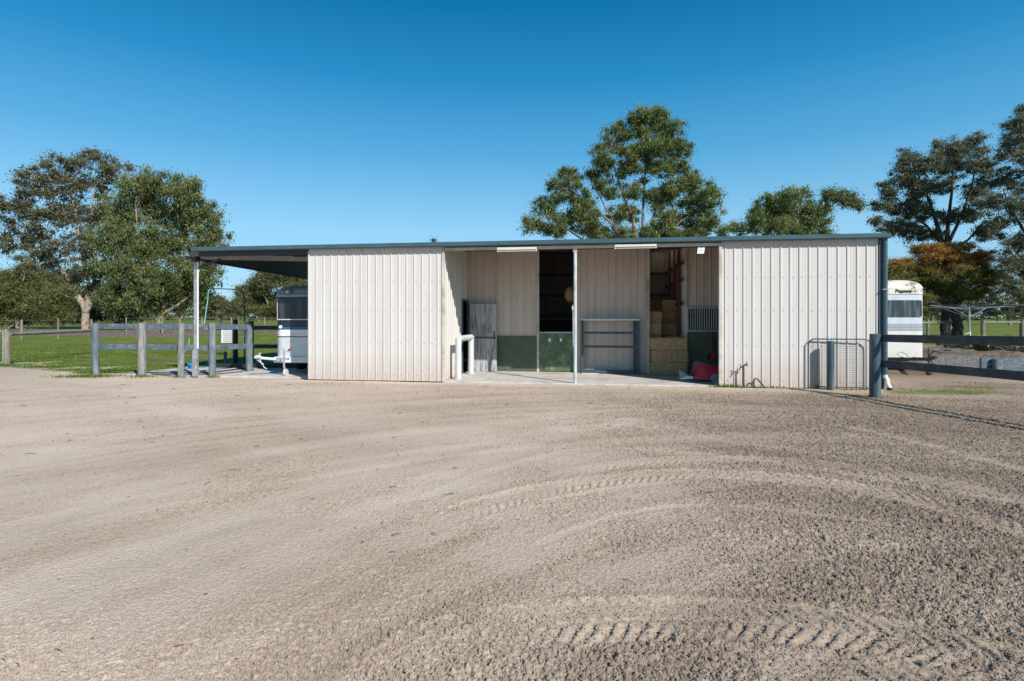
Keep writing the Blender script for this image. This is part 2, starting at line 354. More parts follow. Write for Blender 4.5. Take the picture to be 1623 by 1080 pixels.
# flatten under slabs and buildings
sl=((X-OX)*ST+(Y-OY)*CT); ss=((X-OX)*CT-(Y-OY)*ST)
barn=sm(-.12,.05,sl)*sm(-4.8,-4.4,ss)*sm(14.2,13.8,ss)*(sl<15)
nog=(1-np.clip(g+so,0,1))
Z=(di+clods(X,Y,ro)*nog)*fade*(1-barn)-.03*barn + (fbm(X,Y,3,3,300)-.4)*.05*np.clip(g,0,1)*fade*(1-barn)
Z+=so*fbm(X,Y,.8,4,310)*.5*sm(34,44,Y)*(1-sm(58,66,Y))
def npmesh(name,V,Fc,mats,attrs=None,smooth=False):
    n=Fc.shape[1]; me=bpy.data.meshes.new(name); me.vertices.add(len(V)); me.vertices.foreach_set('co',V.astype(np.float32).ravel())
    me.loops.add(Fc.size); me.loops.foreach_set('vertex_index',Fc.astype(np.int32).ravel())
    me.polygons.add(len(Fc)); me.polygons.foreach_set('loop_start',np.arange(0,Fc.size,n,dtype=np.int32))
    if not smooth: me.polygons.foreach_set('use_smooth',np.zeros(len(Fc),dtype=bool))
    else: me.polygons.foreach_set('use_smooth',np.ones(len(Fc),dtype=bool))
    me.update(calc_edges=True)
    for k,(dom,arr) in (attrs or {}).items():
        a=me.attributes.new(k,'FLOAT',dom); a.data.foreach_set('value',arr.astype(np.float32))
    for q in mats: me.materials.append(q)
    return me
def ground_mat():
    m,t,b=nt('gravel_and_turf'); b.inputs['Roughness'].default_value=.95; b.inputs['Specular IOR Level'].default_value=.12
    tc=N(t,'ShaderNodeTexCoord'); P=tc.outputs['Object']
    A=lambda n: N(t,'ShaderNodeAttribute',attribute_name=n).outputs['Fac']
    def noise(s,d=5,r=.6):
        n=N(t,'ShaderNodeTexNoise',Scale=float(s),Detail=float(d),Roughness=r); t.links.new(P,n.inputs['Vector']); return n.outputs[0]
    base=ramp(t,A('tone'),[(0,(.285,.215,.155)),(.5,(.455,.355,.262)),(1,(.60,.48,.375))])
    fine=ramp(t,noise(70,6,.75),[(.30,.38),(.42,.95),(.55,1.03),(.75,1.18)])
    c=mixc(t,1.0,base,fine,'MULTIPLY')
    vo=N(t,'ShaderNodeTexVoronoi',Scale=55.0); t.links.new(P,vo.inputs['Vector'])
    vs=ramp(t,vo.outputs['Color'],[(0,.72),(.5,1.0),(1,1.25)])
    mu=N(t,'ShaderNodeMath',operation='MULTIPLY'); t.links.new(A('rough'),mu.inputs[0]); mu.inputs[1].default_value=.9
    c=mixc(t,mu.outputs[0],c,mixc(t,1.0,c,vs,'MULTIPLY'))
    sc=ramp(t,noise(5,6,.7),[(.3,(.075,.05,.035)),(.6,(.17,.12,.085)),(.75,(.26,.21,.17))])
    c=mixc(t,A('soil'),c,sc)
    gc=ramp(t,noise(1.1,8,.7),[(.3,(.055,.075,.012)),(.45,(.11,.15,.02)),(.56,(.15,.175,.03)),(.68,(.24,.20,.09))])
    gf=ramp(t,noise(14,5,.7),[(.3,.6),(.7,1.25)]); gc=mixc(t,1.0,gc,gf,'MULTIPLY')
    c=mixc(t,A('grass'),c,gc); t.links.new(c,b.inputs['Base Color'])
    hs=N(t,'ShaderNodeMath',operation='MULTIPLY'); t.links.new(noise(110,4,.7),hs.inputs[0]); hs.inputs[1].default_value=1.0
    bp=N(t,'ShaderNodeBump',Strength=1.0,Distance=.007); t.links.new(hs.outputs[0],bp.inputs['Height']); 
    bp2=N(t,'ShaderNodeBump',Strength=1.0,Distance=.012); t.links.new(noise(38,3,.6),bp2.inputs['Height']); t.links.new(bp.outputs[0],bp2.inputs['Normal'])
    t.links.new(bp2.outputs[0],b.inputs['Normal']); return m
idx=np.arange(NX*NY).reshape(NY,NX)
FC=np.stack([idx[:-1,:-1].ravel(),idx[:-1,1:].ravel(),idx[1:,1:].ravel(),idx[1:,:-1].ravel()],1)
me=npmesh('ground',np.stack([X,Y,Z],1),FC,[ground_mat()],{'grass':('POINT',g),'soil':('POINT',so),'rough':('POINT',ro),'tone':('POINT',to)},smooth=True)
go=bpy.data.objects.new('ground',me); COL.objects.link(go); tag(go,kind='structure')
# loose stones -------------------------------------------------------------
def scatter_stones(n):
    u=rng.random(n); y=2.25*np.exp(u**1.0*math.log(14/2.25)); x=(rng.random(n)*2-1)*(y*.93+.3)
    g_,s_,r_,t_,d_=fields(x,y); keep=rng.random(n)<(.025+1.4*r_**1.4)*(.3+1.3*vn(x,y,5,555)); x,y,r_,d_=x[keep],y[keep],r_[keep],d_[keep]
    k=len(x); size=.0028+.0095*rng.random(k)**3*(.35+.9*r_)+.00055*y
    base=np.array([(1,0,0),(0,1,0),(-1,0,0),(0,-1,0),(0,0,1),(0,0,-1),(.7,.7,.2),(-.7,.6,.3)],float)[:6]
    a=rng.random(k)*2*PI; V=np.repeat(base[None],k,0)*(1+.5*(rng.random((k,6,1))-.5))
    V[:,:,0]*=1.25; V[:,:,2]*=1.0
    ca,sa=np.cos(a)[:,None],np.sin(a)[:,None]; vx=V[:,:,0]*ca-V[:,:,1]*sa; vy=V[:,:,0]*sa+V[:,:,1]*ca
    V=np.stack([vx,vy,V[:,:,2]],2)*size[:,None,None]
    V[:,:,0]+=x[:,None]; V[:,:,1]+=y[:,None]; V[:,:,2]+=(d_+clods(x,y,r_)*.5+size*.45)[:,None]
    T=np.array([(0,1,4),(1,2,4),(2,3,4),(3,0,4),(1,0,5),(2,1,5),(3,2,5),(0,3,5)])
    Fc=(T[None]+np.arange(k)[:,None,None]*6).reshape(-1,3)
    return npmesh('gravel_stones',V.reshape(-1,3),Fc,[stone],{'var':('FACE',np.repeat(np.clip(.72*t_[keep]+.3*(rng.random(k)-.35),0,1),8))})
stone,t_,b_=nt('loose_stone'); b_.inputs['Roughness'].default_value=.95; b_.inputs['Specular IOR Level'].default_value=.1
_a=N(t_,'ShaderNodeAttribute',attribute_name='var'); t_.links.new(ramp(t_,_a.outputs['Fac'],[(0,(.19,.147,.113)),(.5,(.32,.255,.20)),(1,(.44,.36,.295))]),b_.inputs['Base Color'])
o=bpy.data.objects.new('gravel_stones',scatter_stones(420000)); COL.objects.link(o); tag(o,'loose pale gravel and dirt clods scattered over the yard','gravel',kind='stuff')
# litter: twigs and gum leaves
mb=MB()
for i in range(190):
    y=2.4+rng.random()**1.5*11; x=(rng.random()*2-1)*y*.9
    if rng.random()<.45 and x>0: continue
    L=.006+.03*rng.random()**2*(1+y*.12); a=rng.normal(.3,.9); 
    gg=fields(np.array([x]),np.array([y])); z=float(gg[4][0])+.012
    dx,dy=math.cos(a)*L,math.sin(a)*L
    w=.0012+.0004*y
    mb.tube([(x-dx,y-dy,z),(x+.1*dy,y,z+.006),(x+dx,y+dy,z+.001)],[w*.6,w,w*.5],4)
tag(mb.build('twig_litter',pm('twig',(.03,.022,.016),(.10,.075,.05),40,.9)),'dark twigs and dry gum leaves littered across the gravel yard','twigs',kind='stuff')
# ---------------------------------------------------------------- grass blades
def blades(name,pts,hmin,hmax,mat,label,wid=.006):
    k=len(pts); p=np.array(pts); a=rng.random(k)*2*PI; h=hmin+(hmax-hmin)*rng.random(k); lean=rng.normal(0,.35,(k,2))*h[:,None]
    w=wid*(1+.05*p[:,1]); c,s_=np.cos(a)*w,np.sin(a)*w
    z=p[:,2]-.01
    V=np.stack([np.stack([p[:,0]-c,p[:,1]-s_,z],1),np.stack([p[:,0]+c,p[:,1]+s_,z],1),np.stack([p[:,0]+lean[:,0],p[:,1]+lean[:,1],z+h],1)],1)
    me=npmesh(name,V.reshape(-1,3),np.arange(k*3).reshape(-1,3),[mat],{'var':('FACE',rng.random(k))})
    o=bpy.data.objects.new(name,me); COL.objects.link(o); tag(o,label,'grass',kind='stuff'); return o
M['blade']=leafmat('grass_blade',(.06,.10,.008),(.13,.20,.02),(.24,.26,.06))
def gpts(n,x0,x1,y0,y1):
    x=x0+(x1-x0)*rng.random(n); y=y0+(y1-y0)*rng.random(n)**1.3; G=fields(x,y); sl=((x-OX)*ST+(y-OY)*CT); ss=((x-OX)*CT-(y-OY)*ST)
    k=(rng.random(n)<G[0]**1.5*(1-G[1]))&~((sl>-.1)&(ss>-4.9)&(ss<14))
    return np.stack([x[k],y[k],G[4][k]*0],1)
blades('lawn_grass',gpts(150000,-30,-5,15.4,34),.02,.09,M['blade'],'short green paddock grass left of the shed behind the rails')
blades('verge_grass',gpts(26000,8,16,10,14),.01,.05,M['blade'],'thin patchy turf on the dirt right of the shed')
tuft=[]
for (px,py,n,r) in ((1145,613.5,260,.1),(1160,614,160,.2),(1205,615,120,.4),(152,597,500,.35),(128,598,500,.4),(1365,619,80,.3),(285,598,60,.1),(225,598,160,.16),(337,597.5,60,.1),(11,580,400,.35),(1386,631,70,.12),(1300,617,60,.4)):
    x,y=gp(px,py)
    for i in range(n): tuft.append((x+rng.normal(0,r),y+rng.normal(0,.05 if px>400 else .14),.0))
blades('weed_tufts',tuft,.02,.11,M['blade'],'small green weeds growing along the foot of the shed wall and posts')
# ================================================================ THE STABLE SHED
barn=thing('stable_shed','long low cream corrugated steel stable shed with teal roof edge and open front bay','shed',(OX,OY,0),-TH)
def profile(s0,s1,pitch=.2,rib=.019,off=0.0):
    """cross-section (s, out) of trapezoid ribbed sheet"""
    P=[(s0,0)]; k=math.ceil((s0+.03)/pitch)
    while k*pitch+.03+off<s1:
        c=k*pitch+off
        if c-.03>s0:
            for ds,o in ((-.021,0),(-.011,rib),(.011,rib),(.019,0),(.072,0),(.079,.0035),(.086,0),(.126,0),(.133,.0035),(.140,0)):
                if s0<c+ds<s1: P.append((c+ds,o))
        k+=1
    P.append((s1,0)); return P
def sheet(mb,s0,s1,d,z0,z1,side=-1,m=0,axis='s',zf=None):
    """ribbed sheet; axis 's': runs along s at depth d; axis 'd': runs along d at s=d"""
    P=profile(s0,s1); vs=[]
    for (q,o) in P:
        zt=z1 if zf is None else zf(q)
        for z in (z0,zt):
            vs.append((q,d+side*o,z) if axis=='s' else (d+side*o,q,z))
    fs=[(2*i,2*i+2,2*i+3,2*i+1) for i in range(len(P)-1)]
    mb.add(vs,fs,m)
    return mb
def screws(mb,s0,s1,d,zs,m=1,side=-1):
    k=math.ceil(s0/.2)
    while k*.2<s1-.03:
        for z in zs:
            c=k*.2
            if c>s0+.03:
                mb.box((c+.05,d+side*.003,z+random.uniform(-.008,.008)),(.014,.006,.014),m=m)
        k+=1
WD=2.80; BD=7.2
sL,sLr=0.0,sd(702); sR0,sR1=sd(1143),sd(1392); sRoof0,sRoof1=sd(303,-.15),sd(1412,-.15)
roofz=lambda d: 3.37+.0875*d
fm=[M['wall'],M['rust']]
mb=MB(); sheet(mb,sL,sLr,0,.01,3.34); screws(mb,sL,sLr,0,(.15,.95,1.75,2.5))
w=mb.build('wall',fm,barn)
mb=MB(); sheet(mb,sR0,sR1+.06,0,.01,3.34); screws(mb,sR0,sR1,0,(.15,.95,1.75,2.5))
w=mb.build('wall',fm,barn)
# side wall of bay with doorway
d0,d1,dh=1.98,2.62,2.05
mb=MB(); sheet(mb,.0,d0,sLr,.01,3.6,side=1,axis='d',zf=roofz); sheet(mb,d0,d1,sLr,dh,3.6,side=1,axis='d',zf=roofz); sheet(mb,d1,WD,sLr,.01,3.6,side=1,axis='d',zf=roofz)
w=mb.build('wall',M['wall'],barn)
mb=MB(); mb.bx(sLr-.02,sLr+.035,d0-.05,d0,.02,dh+.05); mb.bx(sLr-.02,sLr+.035,d1,d1+.04,.02,dh+.05); mb.bx(sLr-.02,sLr+.035,d0,d1,dh,dh+.05)
mb.build('door_frame',M['trimdark'],barn)
# back wall of bay: openings at 853-908 (half door) and 1028-1087 (hay)
a0,a1=sd(853,WD),sd(911,WD); h0,h1=sd(1027,WD),sd(1087,WD); aend=sR1
p0,p1=sd(787.5,WD),sd(850,WD); gp_z=zb(820,533,WD); zt=roofz(WD)-.02
mb=MB(); sheet(mb,sLr,a0,WD,.02,zt); sheet(mb,a1,h0,WD,.02,zt); sheet(mb,h1,aend,WD,.02,zt)
w=mb.build('wall',M['wall_in'],barn)
for s,wd in ((a0,.07),(a1,.05),(h0,.09),(h1,.06),(p0,.03)): mb=MB(); mb.bx(s-wd/2,s+wd/2,WD-.06,WD-.027,.02,zt-.02); mb.build('jamb',M['cream'],barn,bevel=.004)
mb=MB(); mb.bx(p0+.02,p1+.01,WD-.05,WD-.03,.03,gp_z); mb.build('kick_panel',M['green'],barn,bevel=.003)
mb=MB(); mb.bx(h1+.04,sR0+.75,WD-.05,WD-.03,.03,zb(1110,526,WD)); mb.build('kick_panel',M['green'],barn,bevel=.003)
# grille above the right kick panel
g0,g1=sd(1089,WD-.05),sd(1150,WD-.05); gz0,gz1=zb(1110,526,WD),zb(1110,487.5,WD)
mb=MB(); mb.bx(g0,g1,WD-.09,WD-.055,gz0,gz0+.035); mb.bx(g0,g1,WD-.09,WD-.055,gz1-.035,gz1); mb.bx(g0,g0+.03,WD-.09,WD-.055,gz0+.035,gz1-.035)
n=int((g1-g0)/.062)
for i in range(1,n+1): mb.tube([(g0+.03+i*.062,WD-.0725,gz0+.03),(g0+.03+i*.062,WD-.0725,gz1-.03)],.009,6)
gr=mb.build('window_grille',M['galv'],barn)
mb=MB(); mb.bx(g0+.02,g1,WD-.05,WD-.045,gz0+.03,gz1-.03); mb.build('grille_backing',M['darksteel'],gr)
# grey plank door standing open against the back wall
q0,q1=sd(744.5,WD-.22),sd(787,WD-.22); dz1=zb(765,482,WD-.22)
mb=MB(); nb=5
for i in range(nb):
    x0=q0+(q1-q0)*i/nb; x1=q0+(q1-q0)*(i+1)/nb; mb.bx(x0+.004,x1-.004,WD-.23,WD-.20,.03,dz1)
mb.bx(q0,q1,WD-.2,WD-.19,.05,dz1-.02)
dr=mb.build('door',M['greydoor'],barn,bevel=.004)
mb=MB(); mb.bx(q0+.12,q1-.02,WD-.25,WD-.23,zb(765,535.5,WD-.22)-.02,zb(765,535.5,WD-.22)+.02); mb.build('latch_bar',M['trimdark'],dr)
mb=MB(); hz=zb(765,535,WD-.22); mb.bx(q1-.075,q1-.045,WD-.27,WD-.232,hz-.06,hz+.17); mb.build('handle',M['darksteel'],dr,bevel=.003)
mb=MB(); mb.bx(q0-.05,q0-.003,WD-.25,WD-.19,.03,dz1+.01); mb.build('edge_trim',M['trimdark'],dr)
# green half door
hz1=zb(880,528,WD)
mb=MB(); mb.bx(a0+.045,a1-.035,WD-.05,WD-.01,.05,hz1); hd=mb.build('half_door',M['greendoor'],barn,bevel=.004)
mb=MB(); mb.bx(a0+.035,a1-.03,WD-.07,WD-.0,hz1,hz1+.03); mb.build('door_rim',M['galv'],hd)
for px in (871,889):
    mb=MB(); s=sd(px,WD-.06); z=zb(880,539,WD)
    mb.loft([[(s+.035*math.cos(t)*(1+.2*math.sin(3*t)),WD-.053-e,z+.055*math.sin(t)) for t in [2*PI*k/14 for k in range(14)]] for e in (0,.006)]); mb.build('paint_spot',M['white'],hd)
mb=MB(); mb.bx(a0-.0,a1,WD-.06,WD+.02,.02,.045); mb.build('threshold',M['redbrown'],barn)
# front trims
zl0,zl1=3.235,3.31
mb=MB(); mb.bx(sLr+.05,sR0-.04,-.015,.035,zl0,zl1); mb.build('lintel',M['cream'],barn,bevel=.003)
mb=MB(); mb.bx(sLr-.02,sLr+.045,-.03,.05,.01,3.3); mb.build('corner_trim',M['cream'],barn,bevel=.006); mb=MB(); mb.bx(sR0-.055,sR0+.015,-.045,.05,.02,3.3); mb.build('corner_trim',M['cream'],barn,bevel=.006)
mb=MB(); mb.bx(sL-.02,sL+.03,-.028,.06,.01,3.3); mb.build('corner_trim',M['wall'],barn,bevel=.006)
mb=MB(); mb.bx(sR1-.0,sR1+.115,-.035,.06,.01,3.33); mb.build('corner_trim',M['trimdark'],barn,bevel=.006)
# gutter
gx0,gx1=sRoof0,sRoof1
prof=[(-.17,3.43),(-.165,3.345),(-.15,3.325),(-.06,3.325),(-.02,3.34),(-.02,3.44),(-.035,3.44),(-.035,3.35),(-.145,3.345),(-.152,3.42),(-.155,3.435)]
mb=MB(); mb.loft([[(x,p[0],p[1]) for p in prof] for x in (gx0,gx1)]); mb.build('gutter',M['fascia'],barn)
# roof: ribbed sheet rising to the ridge and falling behind
def roof_piece(q0,q1,da,db):
    mb=MB(); P=profile(q0,q1,rib=.03); zf=lambda d: roofz(d) if d<=7.6 else roofz(7.6)-.0875*(d-7.6)
    vs=[];
    for q,o in P:
        for d in (da,db): vs.append((q,d,zf(d)+o+.03))
    n0=len(vs)
    for q,o in P:
        for d in (da,db): vs.append((q,d,zf(d)+o+.022))
    k=len(P); fs=[(2*i,2*i+2,2*i+3,2*i+1) for i in range(k-1)]+[(n0+2*i,n0+2*i+1,n0+2*i+3,n0+2*i+2) for i in range(k-1)]
    return mb.add(vs,fs)
def skymat():  # translucent sheet for the added roof strip
    m,t,b=nt('added_skylight_sheet'); tr=N(t,'ShaderNodeBsdfTranslucent'); tr.inputs[0].default_value=(.85,.80,.70,1)
    n=N(t,'ShaderNodeTexNoise',Scale=4.0); t.links.new(ramp(t,n.outputs[0],[(.3,(.66,.60,.50)),(.7,(.88,.83,.74))]),tr.inputs[0])
    t.links.new(tr.outputs[0],t.nodes['Material Output'].inputs[0]); return m
M['added_skylight']=skymat()
k1a,k1b=round(sd(870,WD)/.2)*.2,round(sd(870,WD)/.2)*.2+.8; k2a=round(sd(1040,WD)/.2)*.2+.2; k2b=k2a+1.0
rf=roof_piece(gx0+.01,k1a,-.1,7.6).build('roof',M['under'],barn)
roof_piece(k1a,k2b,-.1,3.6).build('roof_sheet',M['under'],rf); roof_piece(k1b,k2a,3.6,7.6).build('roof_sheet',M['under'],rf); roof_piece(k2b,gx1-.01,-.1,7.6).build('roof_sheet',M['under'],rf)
roof_piece(k1a,k1b,3.6,7.6).build('roof_sheet',M['under'],rf); roof_piece(k2a,k2b,3.6,7.6).build('added_skylight',M['added_skylight'],rf)  # last strip is unseen, added to brighten the hay room
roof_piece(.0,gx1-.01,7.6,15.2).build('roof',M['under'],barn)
mb=MB()
for d in (.25,1.25,2.35,3.6,4.8,6.0,7.2): mb.bx(gx0+.05,gx1-.2,d-.03,d+.03,roofz(d)-.09,roofz(d)+.015)
mb.build('purlin',M['under'],rf)
# enclosing walls (back, ends, inner partitions)
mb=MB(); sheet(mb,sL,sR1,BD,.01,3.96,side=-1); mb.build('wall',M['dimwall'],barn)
mb=MB(); sheet(mb,.0,BD,sR1+.06,.01,3.5,side=1,axis='d',zf=roofz); mb.build('wall',M['wall'],barn)
mb=MB(); sheet(mb,.0,BD,sL,.01,3.5,side=-1,axis='d',zf=roofz); mb.build('wall',M['wall'],barn)
mb=MB(); sheet(mb,WD,BD,sd(975,WD),.01,3.5,side=-1,axis='d',zf=lambda d:roofz(d)); mb.build('partition',M['wall_in'],barn); mb=MB(); sheet(mb,WD,BD,sLr,.01,3.5,side=1,axis='d',zf=roofz); mb.build('partition',M['wall_in'],barn)
hx=sd(1150,WD); sP=sd(1056,BD)+.03
mb=MB(); sheet(mb,WD+.03,BD,sP,.01,3.5,side=-1,axis='d',zf=roofz); mb.build('partition',M['wall'],barn)
mb=MB(); mb.bx(sLr+.02,sd(975,WD)-.03,BD-.08,BD-.03,.05,1.5); mb.build('kick_panel',M['black'],barn)
mb=MB()
for z in (1.62,2.35,3.1): mb.bx(sLr+.02,sP-.03,BD-.13,BD-.085,z,z+.09)
mb.build('girt',M['darksteel'],barn)
mb=MB()
for d in (3.6,4.6,5.9): mb.bx(sP-.13,sP-.04,d-.045,d+.045,.02,roofz(d)-.1)
for z in (1.95,2.62,3.1): mb.bx(sP-.10,sP-.045,WD+.1,BD-.2,z,z+.08)
mb.build('inner_frame',M['redbrown'],barn)
# awning steelwork on the left: knee brace, edge truss with sheeting
e0=sd(309,.35)
zt0,zt1=zb(318,407.5,.0),3.06
cs=e0+.03
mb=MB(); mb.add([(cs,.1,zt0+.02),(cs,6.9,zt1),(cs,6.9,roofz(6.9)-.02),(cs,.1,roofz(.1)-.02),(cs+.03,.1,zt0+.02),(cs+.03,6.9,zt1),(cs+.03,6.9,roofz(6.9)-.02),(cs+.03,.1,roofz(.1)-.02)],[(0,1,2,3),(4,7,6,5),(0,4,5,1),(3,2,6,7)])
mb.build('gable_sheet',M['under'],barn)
mb=MB()
mb.bar((cs-.03,.0,zt0),(cs-.03,6.95,zt1-.02),.06,.07)
for i,(a,b) in enumerate(((.9,.9),(2.1,2.1),(3.3,3.3),(4.5,4.5),(5.7,5.7))):
    zl=zt0+(zt1-zt0)*a/6.95; mb.bar((cs-.03,a,zl),(cs-.03,a,roofz(a)-.03),.04,.04); mb.bar((cs-.03,a,zl),(cs-.03,a+1.15,roofz(a+1.15)-.05),.04,.04)
mb.build('edge_truss',M['darksteel'],barn)
mb=MB(); mb.bx(gx0+.1,-.03,-.012,.05,3.2,3.33); mb.build('eave_beam',M['darksteel'],barn)
# awning post with conduit, brace
pb=sd(311,.3); 
mb=MB(); mb.bx(pb-.045,pb+.045,.26,.34,.0,3.24); mb.bx(pb-.06,pb+.075,.22,.256,0,.72); po=mb.build('post',M['galv'],barn,bevel=.003)
mb=MB(); mb.tube([(pb+.07,.27,.75),(pb+.07,.27,3.1)],.021,8); mb.build('conduit',M['white'],po)
mb=MB(); mb.bx(pb-.075,pb+.075,.2,.36,3.08,3.24); mb.bar((pb+.05,.3,zb(318,425,.3)),(sd(349,.3),.3,zb(349,411,.3)),.05,.05); mb.build('brace',M['darksteel'],po)
# bay pole
pp=sd(911.7,.02)
mb=MB(); mb.tube([(pp,.03,.0),(pp,.03,3.24)],.042,14); pl=mb.build('post',M['pole'],barn,smooth=True)
mb=MB(); mb.bx(pp-.05,pp+.05,-.02,.08,3.16,3.235); mb.build('bracket',M['pvc'],pl)
mb=MB(); mb.tube([(pp-.055,.03,1.9),(pp-.05,.02,1.4),(pp-.046,.02,.9)],.008,6); mb.bx(pp-.075,pp-.044,.0,.05,1.78,1.86); mb.build('hook',M['white'],pl)
# strip lights
for (xa,xb,ya) in ((789,851.5,396.5),(974,1040,391.8)):
    s0,s1=sd(xa,.0),sd(xb,.0); z=zb(xa,ya,.0)
    mb=MB(); mb.bx(s0,s1,-.12,-.04,z-.015,z+.045); sl_=mb.build('strip_light',M['batten'],barn,bevel=.006)
    mb=MB(); mb.tube([(s0+.04,-.08,z-.038),(s1-.04,-.08,z-.038)],.016,8); mb.bx(s0,s0+.03,-.1,-.06,z-.055,z-.0151); mb.bx(s1-.03,s1,-.1,-.06,z-.055,z-.0151); mb.build('tube',M['white'],sl_)
# small white panel under the eave
s0,s1=sd(1104.5,-.03),sd(1117,-.03); z0,z1=zb(1110,402.5,-.03),zb(1110,392.3,-.03)
mb=MB(); mb.add([(s0-.0,-.05,z0),(s1-.02,-.05,z0),(s1,-.05,z1-.01),(s0+.02,-.05,z1),(s0-.0,-.035,z0),(s1-.02,-.035,z0),(s1,-.035,z1-.01),(s0+.02,-.035,z1)],[(0,1,2,3),(7,6,5,4),(0,4,5,1),(1,5,6,2),(2,6,7,3),(3,7,4,0)])
sg=mb.build('notice_plate',M['white'],barn)
mb=MB(); mb.bx(s0+.03,s1-.04,-.053,-.0505,z0+.13,z0+.145); mb.bx(s0+.04,s1-.05,-.053,-.0505,z0+.07,z0+.08); mb.build('grey_line',M['galv'],sg)
# downpipe on right corner
dp=sd(1403,-.06)
mb=MB(); mb.tube([(dp,-.06,.34),(dp,-.06,3.33)],.047,14); mb.tube([(dp,-.06,.36),(dp,-.06,.42)],.055,14); dpo=mb.build('downpipe',M['fascia'],barn,smooth=True)
b1=sd(1410.5,-.18)
mb=MB(); mb.tube([(dp,-.06,.35),(dp,-.06,.29),(dp+.03,-.09,.23),(b1-.03,-.15,.13),(b1,-.17,.08),(b1,-.17,.045)],.045,14); mb.build('pipe_bend',M['white'],dpo,smooth=True)
mb=MB(); mb.tube([(b1,-.17,-.02),(b1,-.17,.07)],.053,14); mb.build('drain_socket',M['black'],dpo,smooth=True)
for z in (1.15,2.2): mb=MB(); mb.bx(dp-.06,dp+.06,-.12,-.0,z,z+.02); mb.build('pipe_clip',M['galv'],dpo)
# concrete slabs
mb=MB(); mb.bx(sLr+.035,sR0,-.02,WD+4.3,-.08,.022); mb.bx(sR0+.001,sR1,.06,WD+4.3,-.08,.022); o=mb.build('concrete_floor',M['concrete'],None,(OX,OY,0),-TH,bevel=.01); tag(o,kind='structure')
c0x=sd(205,.5)
mb=MB(); mb.bx(c0x,-.1,.42,4.2,-.08,.012); o=mb.build('wash_bay_slab',M['concrete'],None,(OX,OY,0),-TH,bevel=.01); tag(o,kind='structure')
# ================================================================ THINGS IN THE BAY
def post_mesh(mb,x,y,r,h,n=14,m=0,chamf=.012,lean=(0,0),wob=.03):
    ph=random.random()*6
    rings=[]
    for z,k in ((-.1,1.0),(h*.3,1.0),(h*.6,.985),(h-chamf,.97),(h,.97-chamf/r)):
        rings.append([(x+lean[0]*z+r*k*(1+wob*math.sin(2*t+ph)+wob*.5*math.sin(5*t))*math.cos(t),y+lean[1]*z+r*k*(1+wob*math.sin(2*t+ph))*math.sin(t),z) for t in [2*PI*q/n for q in range(n)]])
    return mb.loft(rings,m)
# pipe guard
x1,y1=gp(726.5,602.6); x2,y2=gp(746.7,594.3); L=math.hypot(x2-x1,y2-y1); ang=math.atan2(y2-y1,x2-x1)
t=thing('pipe_guard','thick pale pipe guard rail on two legs beside the grey plank door','bollard',(x1,y1,0),ang)
r=.079; top=zat(537.5,y1)
mb=MB(); mb.tube([(0,0,.0),(0,0,top+.02)],r,18); mb.tube([(0,0,.55),(0,0,.60)],r+.004,18); mb.build('leg',M['pvc'],t,smooth=True)
mb=MB(); mb.tube([(L,0,.0),(L,0,top+.02)],r,18); mb.build('leg',M['pvc'],t,smooth=True)
mb=MB(); mb.tube([(-.03,0,top-.0),(L+.05,0,top-.0)],r*.98,18); mb.build('crossbar',M['pvc'],t,smooth=True)
for q in (0,L): mb=MB(); mb.tube([(q,0,.0),(q,0,.035)],r+.05,18); mb.build('base_collar',M['concrete'],t)
# shelf rack against wall
r0,r1=sd(922,WD-.35),sd(1012.5,WD-.35); Lr=r1-r0; x,y,_=W(r0,WD-.35); zt_=zb(965,506,WD-.35)
t=thing('saddle_rack','dark steel rack with pale top plank and two rails beside the hay doorway','rack',(x,y,.02),-TH)
mb=MB(); mb.bx(-.02,Lr+.02,-.02,.26,zt_-.06,zt_-.02); mb.build('top_plank',M['white'],t,bevel=.004)
for (a,b) in ((.0,0),(.0,.26),(Lr-.035,0),(Lr-.035,.26),(Lr-.12,.26)):
    mb=MB(); mb.bx(a-.012,a+.05,b-.03,b+.03,.0,zt_-.061); mb.build('leg',M['trimdark'],t)
for py in (527.5,549.5):
    z=zb(965,py,WD-.35)-.02; mb=MB(); mb.bx(.051,Lr-.048,-.025,.025,z-.035,z+.03); mb.build('rail',M['trimdark'],t)
mb=MB(); mb.bx(.051,Lr-.048,-.01,.22,.03,.09); mb.build('rail',M['trimdark'],t)
x,y,_=W(r0+.0,WD-.62); t=MB(); t.bx(0,.48,0,.16,.0,.03); tag(t.build('plank_offcut',M['cream'],None,(x,y,.022),-TH,bevel=.004),'short pale plank lying on concrete at left foot of the rack','plank')
